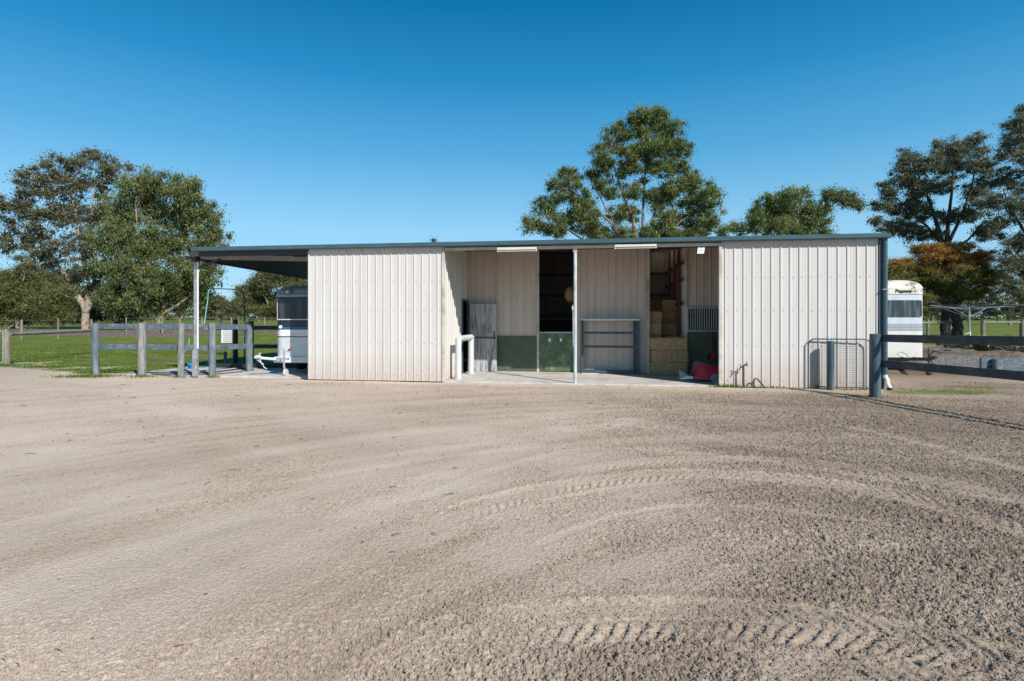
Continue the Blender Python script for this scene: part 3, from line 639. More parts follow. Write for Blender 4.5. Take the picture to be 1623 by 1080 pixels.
# hay bales
def bale_mesh(L=1.0,Wd=.46,H=.35,mat='hay'):
    mb=MB(); nx,ny,nz=14,7,6; V={}; vs=[]; fs=[]
    def vid(i,j,k):
        if (i,j,k) not in V:
            x=(i/nx-.5)*L; y=(j/ny-.5)*Wd; z=k/nz*H
            n=random.uniform(-.013,.013); cr=.02
            ex=abs(i/nx-.5)*2; ey=abs(j/ny-.5)*2; ez=abs(k/nz-.5)*2
            pinch=.012*(abs(math.sin(2*PI*(j/ny)))if ez>.95 else 0)
            x*=1-.02*(ez**6+ey**6)+n; y*=1-.04*(ez**6)+n*1.5; z=H/2+(z-H/2)*(1-.06*(ex**8+ey**8)*.5)+n-pinch
            V[(i,j,k)]=len(vs); vs.append((x,y,max(z,0)))
        return V[(i,j,k)]
    for i in range(nx):
        for j in range(ny):
            fs.append((vid(i,j,0),vid(i,j+1,0),vid(i+1,j+1,0),vid(i+1,j,0))); fs.append((vid(i,j,nz),vid(i+1,j,nz),vid(i+1,j+1,nz),vid(i,j+1,nz)))
    for i in range(nx):
        for k in range(nz):
            fs.append((vid(i,0,k),vid(i+1,0,k),vid(i+1,0,k+1),vid(i,0,k+1))); fs.append((vid(i,ny,k),vid(i,ny,k+1),vid(i+1,ny,k+1),vid(i+1,ny,k)))
    for j in range(ny):
        for k in range(nz):
            fs.append((vid(0,j,k),vid(0,j,k+1),vid(0,j+1,k+1),vid(0,j+1,k))); fs.append((vid(nx,j,k),vid(nx,j+1,k),vid(nx,j+1,k+1),vid(nx,j,k+1)))
    mb.add(vs,fs)
    # loose straws
    for q in range(150):
        side=random.random(); x=random.uniform(-.5,.5)*L; z=random.uniform(.02,H)
        y=-Wd/2-.002 if side<.75 else random.uniform(-.5,.5)*Wd
        if side>=.75: z=H
        a=random.uniform(0,PI); l=random.uniform(.03,.09)
        mb.bar((x,y,z),(x+l*math.cos(a),y-random.uniform(.005,.03),z+l*math.sin(a)*.8),.004,.003)
    return mb
def bale(s,d,z,label,mat='hay',rot=0,L=1.0,H=.35,grp='hay bales stacked inside the doorway'):
    x,y,_=W(s,d); t=thing('hay_bale',label,'hay bale',(x,y,z),-TH+rot,grp)
    bale_mesh(L,H=H).build('straw_body',M[mat],t)
    mb=MB()
    for yy in (-.13,.13):
        mb.tube([(-L/2*.99,yy,.02),(-L/2*.995,yy,H*.5),(-L/2*.98,yy,H-.01),(0,yy,H+.004),(L/2*.98,yy,H-.01),(L/2*.995,yy,H*.5),(L/2*.99,yy,.02)],.003,5)
    mb.build('twine',M['redbrown'],t); return t
hc=sd(1059,WD-.05)
fd=WD-.02
zb0=.022
bale(hc,fd+.02,zb0,'bottom bale of the big front straw stack in the hay doorway',H=.335)
bale(hc+.02,fd,zb0+.335,'middle bale of the big front straw stack in the hay doorway',rot=.03,H=.33)
bale(hc-.0,fd+.02,zb0+.665,'top bale of the big front straw stack in the hay doorway',rot=-.02,H=.34)
hs=h0+.12
for i in range(4): bale(hs,fd+.75,zb0+.35*i,['bottom','second','third','upper'][i]+' bale of the narrow golden stack behind the doorway left jamb','hay3' if i<2 else 'hay',rot=PI/2+.03*i)
bale(hs+.05,fd+.75,zb0+1.40,'reddish top bale on the narrow stack behind the doorway left jamb','hay3',rot=PI/2)
for i in range(6): bale(hs+.1,fd+2.6,zb0+.35*i,['lowest','second','third','fourth','fifth','highest'][i]+' bale of the tall dim stack at the back left of the hay room','hay2',rot=.04*i)
bale(hs+.45,fd+1.0,zb0+.35*3,'pinkish bale beside the top of the tall dim stack','hay3',rot=.3)
for i in range(3): bale(hs+.55,fd+1.0,zb0+.35*i,['lowest','middle','upper'][i]+' dark bale right of the front straw stack','hay2',rot=PI/2+.1*i)
for i in range(6): bale(sP-.38,fd+1.9,zb0+.35*i,['lowest','second','third','fourth','fifth','top'][i]+' bale of the back right pile near the red frame','hay' if i>3 else 'hay2',rot=PI/2+.05*i)
lx=[]
mb=MB()
for i in range(900):
    s_=hc+rng.normal(0,.75); d_=fd-.30-abs(rng.normal(0,.28)); 
    if d_<.3 or s_>sR0+.2: continue
    x,y,_=W(s_,d_); a=rng.random()*PI; l=.03+.05*rng.random(); mb.bar((x,y,.026+.01*rng.random()),(x+l*math.cos(a),y+l*math.sin(a),.028+.015*rng.random()),.005,.003)
tag(mb.build('loose_straw',M['hay'],None),'loose straw spilled on the concrete in front of the big straw stack','straw',kind='stuff')
# hay net by pole
x,y,_=W(sd(904,WD+.7),WD+.7); z=zb(904,467,WD+.7)
mb=MB(); mb.loft([[(x+(.17+.02*math.sin(5*a))*math.sin(th)*math.cos(a),y+.17*math.sin(th)*math.sin(a),z+.24*math.cos(th)) for a in [2*PI*k/14 for k in range(14)]] for th in [.05,.4,.8,1.2,1.6,2.0,2.4,2.8,3.1]])
hn=mb.build('hay_net',M['hay3'],None); tag(hn,'round brown hay net hanging inside the green half door','hay net')
mb=MB(); mb.tube([(x,y,z+.23),(x,y,roofz(WD+.7)-.05)],.008,6); mb.build('cord',M['black'],hn)
# dark bin
x,y,_=W(sP-.34,fd+1.0); t=thing('feed_bin','dark green feed bin behind the straw stack','bin',(x,y,.022),-TH)
mb=MB(); mb.loft([[(r*math.cos(a),r*math.sin(a),z) for a in [2*PI*k/20 for k in range(20)]] for z,r in ((0,.26),(.9,.31),(.93,.33),(.96,.33))]); mb.build('drum',M['darkgreen'],t)
mb=MB(); mb.loft([[(r*math.cos(a),r*math.sin(a),z) for a in [2*PI*k/20 for k in range(20)]] for z,r in ((.965,.34),(1.0,.34),(1.03,.2))]); mb.build('lid',M['black'],t)
# red barrow tipped forward
bx_,by_=gp(1117,608); 
t=thing('wheelbarrow','red plastic barrow with grey scoop lip tipped on concrete under the grille','wheelbarrow',(bx_+.04,by_+.30,.022),-TH); t.scale=(.86,.86,.86)
def tray(mb,th=.0):
    o=[(-.40,-.30,.02+th),(-.40,.30,.02+th)]
    ringo=[(-.62,-.24,.02),(.28,-.30,.04),(.40,-.30,.46),(-.18,-.33,.50)]
    ringi=[(-.62,.24,.02),(.28,.30,.04),(.40,.30,.46),(-.18,.33,.50)]
    return ringo,ringi
A_,B_=tray(None)
def panel(mb,q,th,m=0):
    q=[Vector(p) for p in q]; n=(q[1]-q[0]).cross(q[2]-q[0]).normalized()*th
    b=[p+n for p in q]; mb.add(q+b,[(0,1,2,3),(7,6,5,4),(0,4,5,1),(1,5,6,2),(2,6,7,3),(3,7,4,0)],m)
mb=MB()
lip0,lip1=(-.30,-.27,.13),(-.30,.27,.13)
panel(mb,[(-.30,-.27,.10),(.26,-.30,.04),(.26,.30,.04),(-.30,.27,.10)],.012)
panel(mb,[(.26,-.30,.04),(.42,-.26,.42),(.42,.26,.42),(.26,.30,.04)],.012)
panel(mb,[(-.30,-.27,.10),(-.12,-.33,.46),(.42,-.26,.42),(.26,-.30,.04)],.012)
panel(mb,[(-.30,.27,.10),(-.16,.33,.56),(.42,.26,.42),(.26,.30,.04)],.012)
mb.build('tray',M['red'],t,bevel=.01)
mb=MB(); panel(mb,[(-.66,-.25,.07),(-.30,-.28,.095),(-.30,.28,.095),(-.62,.26,.30)],.008); panel(mb,[(-.66,-.25,.07),(-.5,-.29,.16),(-.30,-.285,.16),(-.30,-.28,.095)],.006); mb.build('scoop_lip',M['alu'],t)
mb=MB()
for yy in (-.31,):
    mb.tube([(.30,yy-.045,.125),(.30,yy+.03,.125)],.125,20)
wh=mb.build('wheel',M['galv'],t,smooth=True)
mb=MB(); mb.tube([(.30,.28,.125),(.30,.36,.125)],.125,20); mb.build('wheel',M['galv'],t,smooth=True)
mb=MB(); mb.tube([(.30,-.33,.125),(.30,.34,.125)],.014,8); mb.tube([(.3,-.2,.13),(.42,-.22,.42),(.62,-.2,.95)],.016,8); mb.tube([(.3,.2,.13),(.42,.22,.42),(.62,.2,.95)],.016,8); mb.tube([(.62,-.2,.95),(.62,.2,.95)],.016,8); mb.tube([(.38,-.25,.3),(.52,-.25,.34),(.55,-.15,.2)],.014,8); mb.build('handle_frame',M['black'],t)
# hanging red scoop and green strap
s=sd(1127,WD-.1); x,y,_=W(s,WD-.1); z0,z1=zb(1127,571,WD-.1),zb(1127,531,WD-.1)
t=thing('stable_fork','red manure scoop hanging by its handle below the grille','scoop',(x,y,z0),-TH)
mb=MB(); mb.tube([(.0,0,.2),(.0,0,z1-z0)],.014,8); mb.build('handle',M['red'],t,smooth=True)
mb=MB(); panel(mb,[(-.06,-.02,.0),(.07,-.02,.03),(.1,-.0,.2),(-.03,-.0,.24)],.02); panel(mb,[(-.13,-.05,.03),(-.08,-.05,.0),(-.02,-.02,.16),(-.05,-.02,.2)],.012,1); mb.build('scoop_head',[M['red'],M['black']],t)
x,y,_=W(sd(1131,WD-.09),WD-.09); mb=MB(); mb.tube([(x,y,zb(1131,528,WD)),(x+.01,y,zb(1131,545,WD)),(x+.02,y,zb(1131,556,WD))],[.012,.016,.022],8)
tag(mb.build('hanging_strap',M['darkgreen'],None),'dark green strap hanging right of the red scoop','strap')
# standpipe tap and bent pipe on right wall
x,y,_=W(sd(1178.3,-.14),-.14); t=thing('garden_tap','rusty standpipe with brass tap and two hose outlets against the right wall','tap',(x,y,0),-TH)
mb=MB(); mb.tube([(0,0,-.05),(0,0,.44),(.0,0,.50)],[.026,.024,.02],10); mb.build('standpipe',M['rust'],t,smooth=True)
mb=MB(); mb.tube([(-.07,-.01,.46),(.0,0,.50),(.06,-.02,.54)],.017,8); mb.tube([(.06,-.02,.54),(.07,-.02,.60)],.01,8); mb.tube([(.06,-.02,.54),(.085,-.03,.50)],.014,8); mb.tube([(-.07,-.01,.46),(-.09,-.02,.40)],.013,8); mb.bx(-.1,-.05,-.02,.0,.52,.53); mb.tube([(-.07,-.01,.47),(-.07,-.01,.52)],.007,6); mb.build('tap_head',M['rust'],t)
x,y,_=W(sd(1194.5,-.12),-.12)
mb=MB(); mb.tube([(x,y,-.05),(x,y,.15),(x+.015,y,.205),(x+.055,y-.0,.22),(x+.10,y-.0,.19),(x+.20,y-.02,.07),(x+.26,y-.04,-.02)],.017,10)
tag(mb.build('bent_pipe',M['darksteel'],None,smooth=True),'short black hooped poly pipe at the foot of the right wall','pipe')
# mesh gate folded against the wall
gx,gy,_=W(sd(1281,-.06),-.06); hx2,hy2,_=W(sd(1381,-.11),-.11); Lg=math.hypot(hx2-gx,hy2-gy); ag=math.atan2(hy2-gy,hx2-gx)
t=thing('mesh_gate','round cornered welded mesh gate standing open in front of the right wall','gate',(gx,gy,0),ag)
gh0,gh1=.05,zat(537.5,gy); rr=.14
fr=[(0,0,gh0-.03),(0,0,gh1-rr)]+[(rr-rr*math.cos(a),0,gh1-rr+rr*math.sin(a)) for a in [PI/12*k for k in range(1,6)]]+[(rr,0,gh1),(Lg-rr,0,gh1)]+[(Lg-rr+rr*math.sin(a),0,gh1-rr+rr*math.cos(a)) for a in [PI/12*k for k in range(1,7)]]+[(Lg,0,gh0)]
mb=MB(); mb.tube(fr,.014,8); mb.tube([(0,0,gh0),(Lg,0,gh0)],.013,8); mb.build('frame',M['darksteel'],t,smooth=True)
mb=MB(); k=1
while k*.095<Lg-.02:
    x=k*.095; e=max(0,rr-x) if x<rr else max(0,x-(Lg-rr)); zt2=gh1-(rr-math.sqrt(max(rr*rr-e*e,0))); mb.tube([(x,0,gh0),(x,0,zt2)],.0021,5); k+=1
z=gh0+.045
while z<gh1-.02:
    e=max(0,z-(gh1-rr)); ins=rr-math.sqrt(max(rr*rr-e*e,0)); mb.tube([(ins,0,z),(Lg-ins,0,z)],.0021,5); z+=.048
mb.build('wire_mesh',M['darksteel'],t)
# short pole behind gate
x,y,_=W(sd(1316.5,-.24),-.24); mb=MB(); post_mesh(mb,0,0,.078,zb(1316,540.5,-.24)); t=mb.build('timber_post',M['post_teal'],None,(x,y,0),smooth=True); tag(t,'short round blue post close to the wall behind the mesh gate','post')
# ================================================================ RIGHT FENCE
fp=[(7.19,11.27),(7.74,8.62),(8.25,5.9),(8.72,3.2),(9.2,.4)]
t=thing('rail_fence','blue black two rail timber fence running toward the camera right of the shed','fence',(fp[0][0],fp[0][1],0))
for i,(x,y) in enumerate([fp[0],fp[1+1],fp[4]]):
    mb=MB(); post_mesh(mb,x-fp[0][0],y-fp[0][1],.098,1.27,18); mb.build('post',M['post_teal'],t,smooth=True)
for (za,zb_) in ((1.185,1.235),(.685,.70)):
    off=.115
    a=(off-.02,.02,za); b=(fp[2][0]-fp[0][0]+off,fp[2][1]-fp[0][1],za+(zb_-za)*2.05); c=(fp[4][0]-fp[0][0]+off,fp[4][1]-fp[0][1],b[2])
    mb=MB(); mb.bar(a,b,.045,.145); mb.build('rail',M['rail_dark'],t,bevel=.006); mb=MB(); mb.bar(b,c,.045,.145); mb.build('rail',M['rail_dark'],t,bevel=.006)
# ================================================================ LEFT YARD RAILS
yp_=[(151.5,596.3,.088,'post_blue'),(225.5,597,.11,'post_old'),(287,597.6,.088,'post_old'),(336.5,596.5,.085,'post_blue'),(395.3,589.5,.092,'post_blue')]
px0,py0=gp(yp_[0][0],yp_[0][1])
t=thing('yard_fence','weathered blue grey two rail yard fence on the left of the shed','fence',(px0,py0,0))
PT=[]
for (px,py,r,mt) in yp_:
    x,y=gp(px,py); PT.append((x-px0,y-py0)); mb=MB(); post_mesh(mb,x-px0,y-py0,r,zat(512.5 if px<380 else 511,y),14,wob=.05,lean=(random.uniform(-.008,.008),0)); mb.build('post',M[mt],t,smooth=True)
for zc in (1.35,.80):
    for i in range(4):
        a=PT[i]; b=PT[i+1]; off=.12 if i<3 else .10
        mb=MB(); mb.bar((a[0]-.05,a[1]+off,zc-.01*i*(zc<1)),(b[0]+.05,b[1]+off,zc-.012*(i+1)),.045,.15); mb.build('rail',M['rail_blue'],t,bevel=.006)
# rear part of the yard: dark posts and rails behind, joins to float
rear=[(355.5,577,.07,555),(373,577,.085,507),(398,580,.08,509)]
t=thing('dark_yard_fence','dark rails and thick black post behind the blue yard fence','fence',(*gp(373,577),0))
ox,oy=gp(373,577)
for px,py,r,tp in rear[1:]:
    x,y=gp(px,py); mb=MB(); post_mesh(mb,x-ox,y-oy,r,zat(tp,y)); mb.build('post',M['black'],t,smooth=True)
Yr=oy
for z0,z1_ in ((zat(523,Yr),zat(516.5,Yr)),(zat(552,Yr),zat(546,Yr))):
    mb=MB(); mb.bx(at(345,Yr)-ox,at(470,Yr)-ox,-.12,-.085,z0,z1_); mb.build('rail',M['rail_dark'],t,bevel=.005)
x,y=gp(357,577); mb=MB(); mb.bx(-.04,.04,-.04,.04,-.02,.42); mb.bx(-.015,.015,-.04,-.02,.2,.24); tag(mb.build('stub_post',M['post_blue'],None,(x,y,0),bevel=.006),'short square blue stub post behind the yard rails','post')
# sleeper edging
x0,y0=gp(340,583.5); x1,_=gp(470,583.5); mb=MB(); mb.bx(0,x1-x0,-.1,.1,-.02,.13); tag(mb.build('sleeper_edging',M['black'],None,(x0,y0,.012),bevel=.01),'low black sleeper edging along the back of the wash slab','edging')
# white wire basket
y=24.0; x=at(361,y); t=thing('wire_basket','white plastic mesh hay basket hung behind the yard rails','basket',(x,y,0))
z0,z1_=zat(543,y),zat(522,y); w2=.22
mb=MB()
for i in range(8): mb.bx(-w2+i*.057,-w2+i*.057+.024,-.1,-.092,z0,z1_)
for k in range(8):
    z=z0+(z1_-z0)*k/7; mb.bx(-w2,w2,-.104,-.1001,z-.011,z+.011)
mb.bx(-w2-.01,-w2+.05,-.091,.08,z0,z1_); mb.build('mesh_front',M['white'],t)
mb=MB(); mb.bx(-w2,w2,.08,.09,z0,z1_); mb.bx(-.02,.02,.09,.11,0,z1_); mb.build('back_board',M['wood'],t)
# wash boom
x,y=gp(387.5,579); t=thing('wash_boom','tall bent overhead hose boom arm with teal hose in the wash bay','hose boom',(x,y,0))
zt_=zat(459,y); ex=at(333,y)-x
mb=MB(); mb.tube([(0,0,0),(0,0,zt_-.32),(-.03,0,zt_-.15),(-.12,0,zt_-.04),(-.26,0,zt_),(ex+.1,0,zt_+.03),(ex,0,zt_+.02)],[.026,.024,.02,.02,.018,.014,.012],8); mb.tube([(-.0,0,zt_-.5),(-.26,0,zt_-.01)],.01,6); mb.build('boom_pipe',M['darksteel'],t,smooth=True)
mb=MB(); mb.tube([(ex,0,zt_+.02),(ex-.05,0,zt_-.04),(ex-.07,0,zt_-.2),(ex-.08,0,zt_-.38)],.012,8); mb.tube([(ex-.08,0,zt_-.38),(ex-.13,0,zt_-.7),(ex-.2,.0,zat(517,y))],.014,8); mb.build('hose',M['tealhose'],t,smooth=True)
mb=MB(); mb.tube([(0,-.035,zat(552,y)),(0,-.035,zat(509,y))],.022,8); mb.build('white_sleeve',M['white'],t,smooth=True)
# hose looped on ground, blue feeder
x,y=gp(304.5,585); t=thing('feed_tub','bright blue plastic tub hanging low behind the awning post','tub',(x,y,.0))
mb=MB(); mb.loft([[(r*math.cos(a),r*.9*math.sin(a),z) for a in [2*PI*k/20 for k in range(20)]] for z,r in ((.02,.09),(.05,.12),(.17,.145),(.19,.14))]); mb.build('tub_body',M['bluebucket'],t,smooth=True)
mb=MB(); mb.tube([(-.0,-.14,.1),(.03,-.16,.1)],.02,8); mb.build('plug',M['black'],t)
x,y=gp(333,579.5); t=MB(); t.loft([[(r*math.cos(a),r*math.sin(a),z) for a in [2*PI*k/16 for k in range(16)]] for z,r in ((.0,.10),(.14,.13),(.15,.12))]); tag(t.build('blue_bucket',M['bluebucket'],None,(x,y,.012)),'small blue bucket standing on the slab in the awning shade','bucket')
mb=MB(); a_=[gp(*q) for q in ((228,592.5),(280,593.5),(330,593),(370,588),(388,585.5),(402,588))]; mb.tube([(p[0],p[1],.035) for p in a_],.016,6)
tag(mb.build('floor_hose',M['black'],None,smooth=True),'thin black hose snaking across the wash slab','hose')
mb=MB(); a_=[gp(*q) for q in ((240,594.8),(300,596.3),(345,594.5),(385,590.5))]; mb.tube([(p[0],p[1],.03) for p in a_],.012,6)
tag(mb.build('drain_hose',M['tyre'],None,smooth=True),'second black hose lying nearer the front edge of the slab','hose')
mb=MB(); x,y=gp(299,579); mb.tube([(x-.25,y,.25),(x-.1,y,.5),(x+.0,y+.02,.72),(x+.02,y,.9)],.014,6); tag(mb.build('tap_hose',M['tealhose'],None,smooth=True),'pale teal hose rising beside the awning post','hose')
# far-left timber fence with gate
x0,y0=gp(10.8,579.3); t=thing('paddock_fence','old grey round timber fence with top rail and wires at far left','fence',(x0,y0,0))
x1,y1=at(148,24.6)-x0,24.6-y0
mb=MB(); post_mesh(mb,0,0,.092,zat(522.5,y0),12); mb.build('post',M['wood'],t,smooth=True)
mb=MB(); post_mesh(mb,x1,y1,.08,1.15,12); mb.build('post',M['wood'],t,smooth=True)
mb=MB(); mb.tube([(.05,.05,zat(530,y0)),(x1*.5,y1*.5,1.03),(x1,y1,zat(524,24.6))],[.06,.065,.06],10); mb.build('rail',M['wood'],t,smooth=True)
mb=MB()
for z in (.3,.62,.85): mb.tube([(0,0,z),(x1,y1,z)],.004,4)
mb.build('fence_wire',M['wire'],t)
mb=MB(); mb.tube([(.05,-.05,zat(524,y0)),(.16,-.1,zat(519,y0)),(.3,-.1,zat(515.5,y0))],.016,6); mb.build('bracket',M['galv'],t)
t=thing('wire_gate','green mesh farm gate with pale frame at the left edge','gate',(x0-.12,y0,0))
mb=MB(); zt_=zat(525,y0); mb.tube([(0,0,.08),(0,0,zt_)],.022,8); mb.tube([(0,0,zt_),(-3.2,-.6,zt_)],.022,8); mb.tube([(0,0,.08),(-3.2,-.6,.08)],.022,8); mb.tube([(-3.2,-.6,.08),(-3.2,-.6,zt_)],.022,8); mb.build('frame',M['galv'],t,smooth=True)
mb=MB()
for i in range(30): mb.tube([(-.1*i-.05,-.019*i,.08),(-.1*i-.05,-.019*i,zt_)],.003,4)
for i in range(12): mb.tube([(0,0,.1+i*.09),(-3.2,-.6,.1+i*.09)],.003,4)
mb.build('wire_mesh',M['darkgreen'],t)
# wire fences further off
def wirefence(A,B,n,h,label,grp=None,rail=False,wires=4,r=.06,mat='wood'):
    t=thing('wire_fence',label,'fence',(A[0],A[1],0))
    for i in range(n):
        u=i/(n-1); mb=MB(); post_mesh(mb,(B[0]-A[0])*u,(B[1]-A[1])*u,r*random.uniform(.85,1.2),h*random.uniform(.95,1.05),8); mb.build('post',M[mat],t,smooth=True)
    mb=MB()
    for k in range(wires): mb.tube([(0,0,h*(.25+.7*k/max(1,wires-1))),(B[0]-A[0],B[1]-A[1],h*(.25+.7*k/max(1,wires-1)))],.006,4)
    mb.build('fence_wire',M['wire'],t)
    if rail: mb=MB(); mb.tube([(0,0,h*.85),(B[0]-A[0],B[1]-A[1],h*.85)],.075,8); mb.build('rail',M[mat],t)
    return t
wirefence((at(-30,38),38),(at(145,44),44),4,1.45,'thin post and wire fence in front of the gum trees at left')
wirefence((at(200,46),46),(at(520,50),50),7,1.6,'tall post and wire fence seen under the awning')
wirefence((at(1432,44),44),(at(1506,48),48),3,1.35,'timber rail fence between the white float and the red tipped tree',rail=True,r=.13)
wirefence((at(1558,44),44),(at(1800,46),46),5,1.4,'timber rail fence right of the red tipped tree',rail=True,r=.16)
# ================================================================ HORSE FLOATS
def rrect(w,l,r,n=6,front=0.0):
    """plan outline, front at y=0 going back to y=l; rounded corners"""
    P=[]
    for (cx,cy,a0) in ((w/2-r,r,-PI/2),(w/2-r,l-r,0),(-w/2+r,l-r,PI/2),(-w/2+r,r,PI)):
        for k in range(n+1):
            a=a0+PI/2*k/n; P.append((cx+r*math.cos(a),cy+r*math.sin(a)))
    return P
def band(mb,w,l,r,z0,z1,e=0,m=0):
    P=rrect(w+2*e,l+2*e,r+e); mb.loft([[(x,y-e,z0) for x,y in P],[(x,y-e,z1) for x,y in P]],m)
def domed(mb,w,l,r,z1,z2,inset,e=0,m=0,n=8):
    rings=[]
    for k in range(n+1):
        a=PI/2*k/n; i=inset*(1-math.cos(a)) ; z=z1+(z2-z1)*math.sin(a)
        P=rrect(w+2*e-2*i,l+2*e-2*i*.8,max(r+e-i*.3,.05)); rings.append([(x,y-e+i*.8,z) for x,y in P])
    mb.loft(rings,m)
def wheel(parent,x,y,r,w):
    mb=MB(); P=[(-w/2,r*.6),(-w/2,r*.93),(-w/2*.7,r),(w/2*.7,r),(w/2,r*.93),(w/2,r*.6)]
    rings=[[(x+px,y+pr*math.cos(a),r+pr*math.sin(a)) for a in [2*PI*k/24 for k in range(24)]] for px,pr in P]
    wo=mb.loft(rings).build('wheel',M['tyre'],parent,smooth=True)
    mb=MB(); mb.tube([(x-w/2*.6,y,r),(x+w/2*.6,y,r)],r*.6,18); mb.build('rim',M['white'],wo,smooth=True)
# --- left float
fy0=15.8; fw,fl=1.74,3.6; fxc=at(431.3,fy0)+fw/2
t=thing('horse_float','navy and silver horse float with white stripe parked under the awning','horse float',(fxc,fy0,0),-TH*.8)
Zf=lambda py: zat(py,fy0)
mb=MB(); band(mb,fw,fl,.26,.40,Zf(533.5)); mb.build('body',M['alu'],t,smooth=True)
mb=MB(); band(mb,fw,fl,.26,Zf(534.8),Zf(533.4),.006); mb.build('trim_strip',M['navy'],t,smooth=True)
mb=MB(); band(mb,fw,fl,.26,Zf(533.3),Zf(523),.004); mb.build('white_stripe',M['white'],t,smooth=True)
mb=MB(); band(mb,fw,fl,.26,Zf(522.95),Zf(519),.003); mb.build('blue_stripe',M['blue'],t,smooth=True)
mb=MB(); band(mb,fw,fl,.26,Zf(518.95),Zf(471),.0); mb.build('upper_panel',M['navy'],t,smooth=True)
mb=MB(); z1_=Zf(470.9)
band(mb,fw,fl,.26,z1_,z1_+.09,.03); domed(mb,fw,fl,.26,z1_+.0901,Zf(453),.42,.025)
vs=mb.build('roof_cap',M['visor'],t,smooth=True)
mb=MB(); band(mb,fw,fl,.26,Zf(466.6),Zf(465.4),.034); mb.build('dark_line',M['navy'],vs,smooth=True)
# window
wx0,wx1=at(436.5,fy0)-fxc,fw/2-.12
mb=MB(); mb.bx(wx0,wx1,-.022,-.004,Zf(508),Zf(472.5)); fr_=mb.build('window',M['navy'],t,bevel=.01)
mb=MB(); mb.bx(wx0+.06,wx0+.98,-.027,-.0225,Zf(507)+.03,Zf(474)); mb.bx(wx0+1.02,wx1-.04,-.027,-.0225,Zf(507)+.03,Zf(474)); mb.build('pane',M['glass'],fr_)
mb=MB(); mb.bx(wx0+.02,wx0+1.0,-.034,-.0275,Zf(507.5),Zf(506)); mb.bx(wx0+.02,wx0+.035,-.034,-.0275,Zf(506)+.001,Zf(474)); mb.bx(wx0+.99,wx0+1.01,-.034,-.0275,Zf(507.5),Zf(474)); mb.build('window_frame',M['alu'],fr_)
bxx=at(456,fy0)-fxc; bz=Zf(463)
mb=MB()
for e,rx,rz,m_ in ((0,.125,.085,0),(.006,.10,.065,1)):
    mb.loft([[(bxx+rx*math.cos(a),-.045-e-q,bz+rz*math.sin(a)) for a in [2*PI*k/28 for k in range(28)]] for q in (-.03,.006)],m_)
mb.loft([[(bxx-.01+.03*math.cos(a)*(1+.3*math.sin(3*a)),-.063-q,bz+.035*math.sin(a)) for a in [2*PI*k/16 for k in range(16)]] for q in (-.01,.003)],2)
mb.tube([(bxx-.06,-.06,bz-.03),(bxx,-.062,bz-.045),(bxx+.06,-.06,bz-.03)],.006,5,2)
mb.build('badge',[M['navy'],M['badge'],M['galv']],t)
lx=at(443,fy0)-fxc; mb=MB(); mb.tube([(lx,-.03,Zf(518.5)),(lx,.01,Zf(518.5))],.045,18); mb.build('clearance_light',M['white'],t,smooth=True)
mb=MB(); rx_=at(458,fy0)-fxc; mb.tube([(rx_,-.03,Zf(554.5)),(rx_,.01,Zf(554.5))],.03,10); mb.tube([(rx_-.06,-.03,Zf(555.5)),(rx_+.05,-.035,Zf(553.5))],.008,6); mb.build('tail_reflector',M['red'],t)
mb=MB(); mb.bx(-fw/2+.02,fw/2-.02,-.06,.1,Zf(575),Zf(566.3)); mb.build('front_beam',M['white'],t,bevel=.008)
cxp,cyp=-6.78-fxc,15.3-fy0
mb=MB(); zc=.50
mb.bar((cxp,cyp,zc),(cxp+.45,-.05,zc-.08),.045,.065); mb.bar((cxp+.0,cyp,zc),(-fw/2+.12,-.05,zc-.1),.045,.065)
mb.tube([(cxp-.04,cyp-.16,zc+.03),(cxp,cyp,zc+.02)],[.045,.055],10); mb.tube([(cxp-.0,cyp-.05,zc+.04),(cxp-.01,cyp-.02,zc+.11),(cxp+.04,cyp,zc+.13)],.012,6); mb.tube([(cxp,cyp,zc-.02),(cxp+.05,cyp-.02,zc-.16),(cxp+.14,cyp,zc-.27),(cxp+.2,cyp,zc-.3)],.014,6)
for k in range(7): mb.tube([(cxp-.05+.03*k,cyp-.06,zc-.03-.02*k),(cxp-.04+.03*k,cyp-.06,zc-.07-.02*k)],.011,5)
mb.build('drawbar',M['pvc'],t,bevel=.003)
jx,jy=at(451.8,15.4)-fxc,15.4-fy0
mb=MB(); mb.tube([(jx,jy,.24),(jx,jy,.72)],.026,10); mb.tube([(jx,jy,.70),(jx+.0,jy-.02,.75),(jx-.09,jy-.02,.76)],.009,6); mb.bx(jx-.22,jx+.12,jy-.02,jy+.06,.44,.50); mb.tube([(jx,jy,.26),(jx+.03,jy,.18)],.03,8)
jw=mb.build('jockey_stand',M['galv'],t,smooth=True)
mb=MB(); mb.tube([(jx+.05-.03,jy,.10),(jx+.05+.03,jy,.10)],.095,16); mb.bx(jx-.12,jx+.08,jy-.07,jy+.07,-.0,.015); mb.build('jockey_wheel',M['pvc'],jw,smooth=True)
for yy in (1.6,2.35):
    for sx in (-1,1): wheel(t,sx*(fw/2+.02),yy,.33,.2)
mb=MB(); mb.bx(-fw/2-.27,-fw/2-.0,1.2,2.8,.66,.72); mb.bx(-fw/2-.27,-fw/2-.24,1.2,2.8,.52,.659); mb.build('mudguard',M['black'],t,bevel=.02)
mb=MB(); mb.bx(-.5,.5,.2,3.3,.28,.398); mb.build('chassis',M['black'],t)
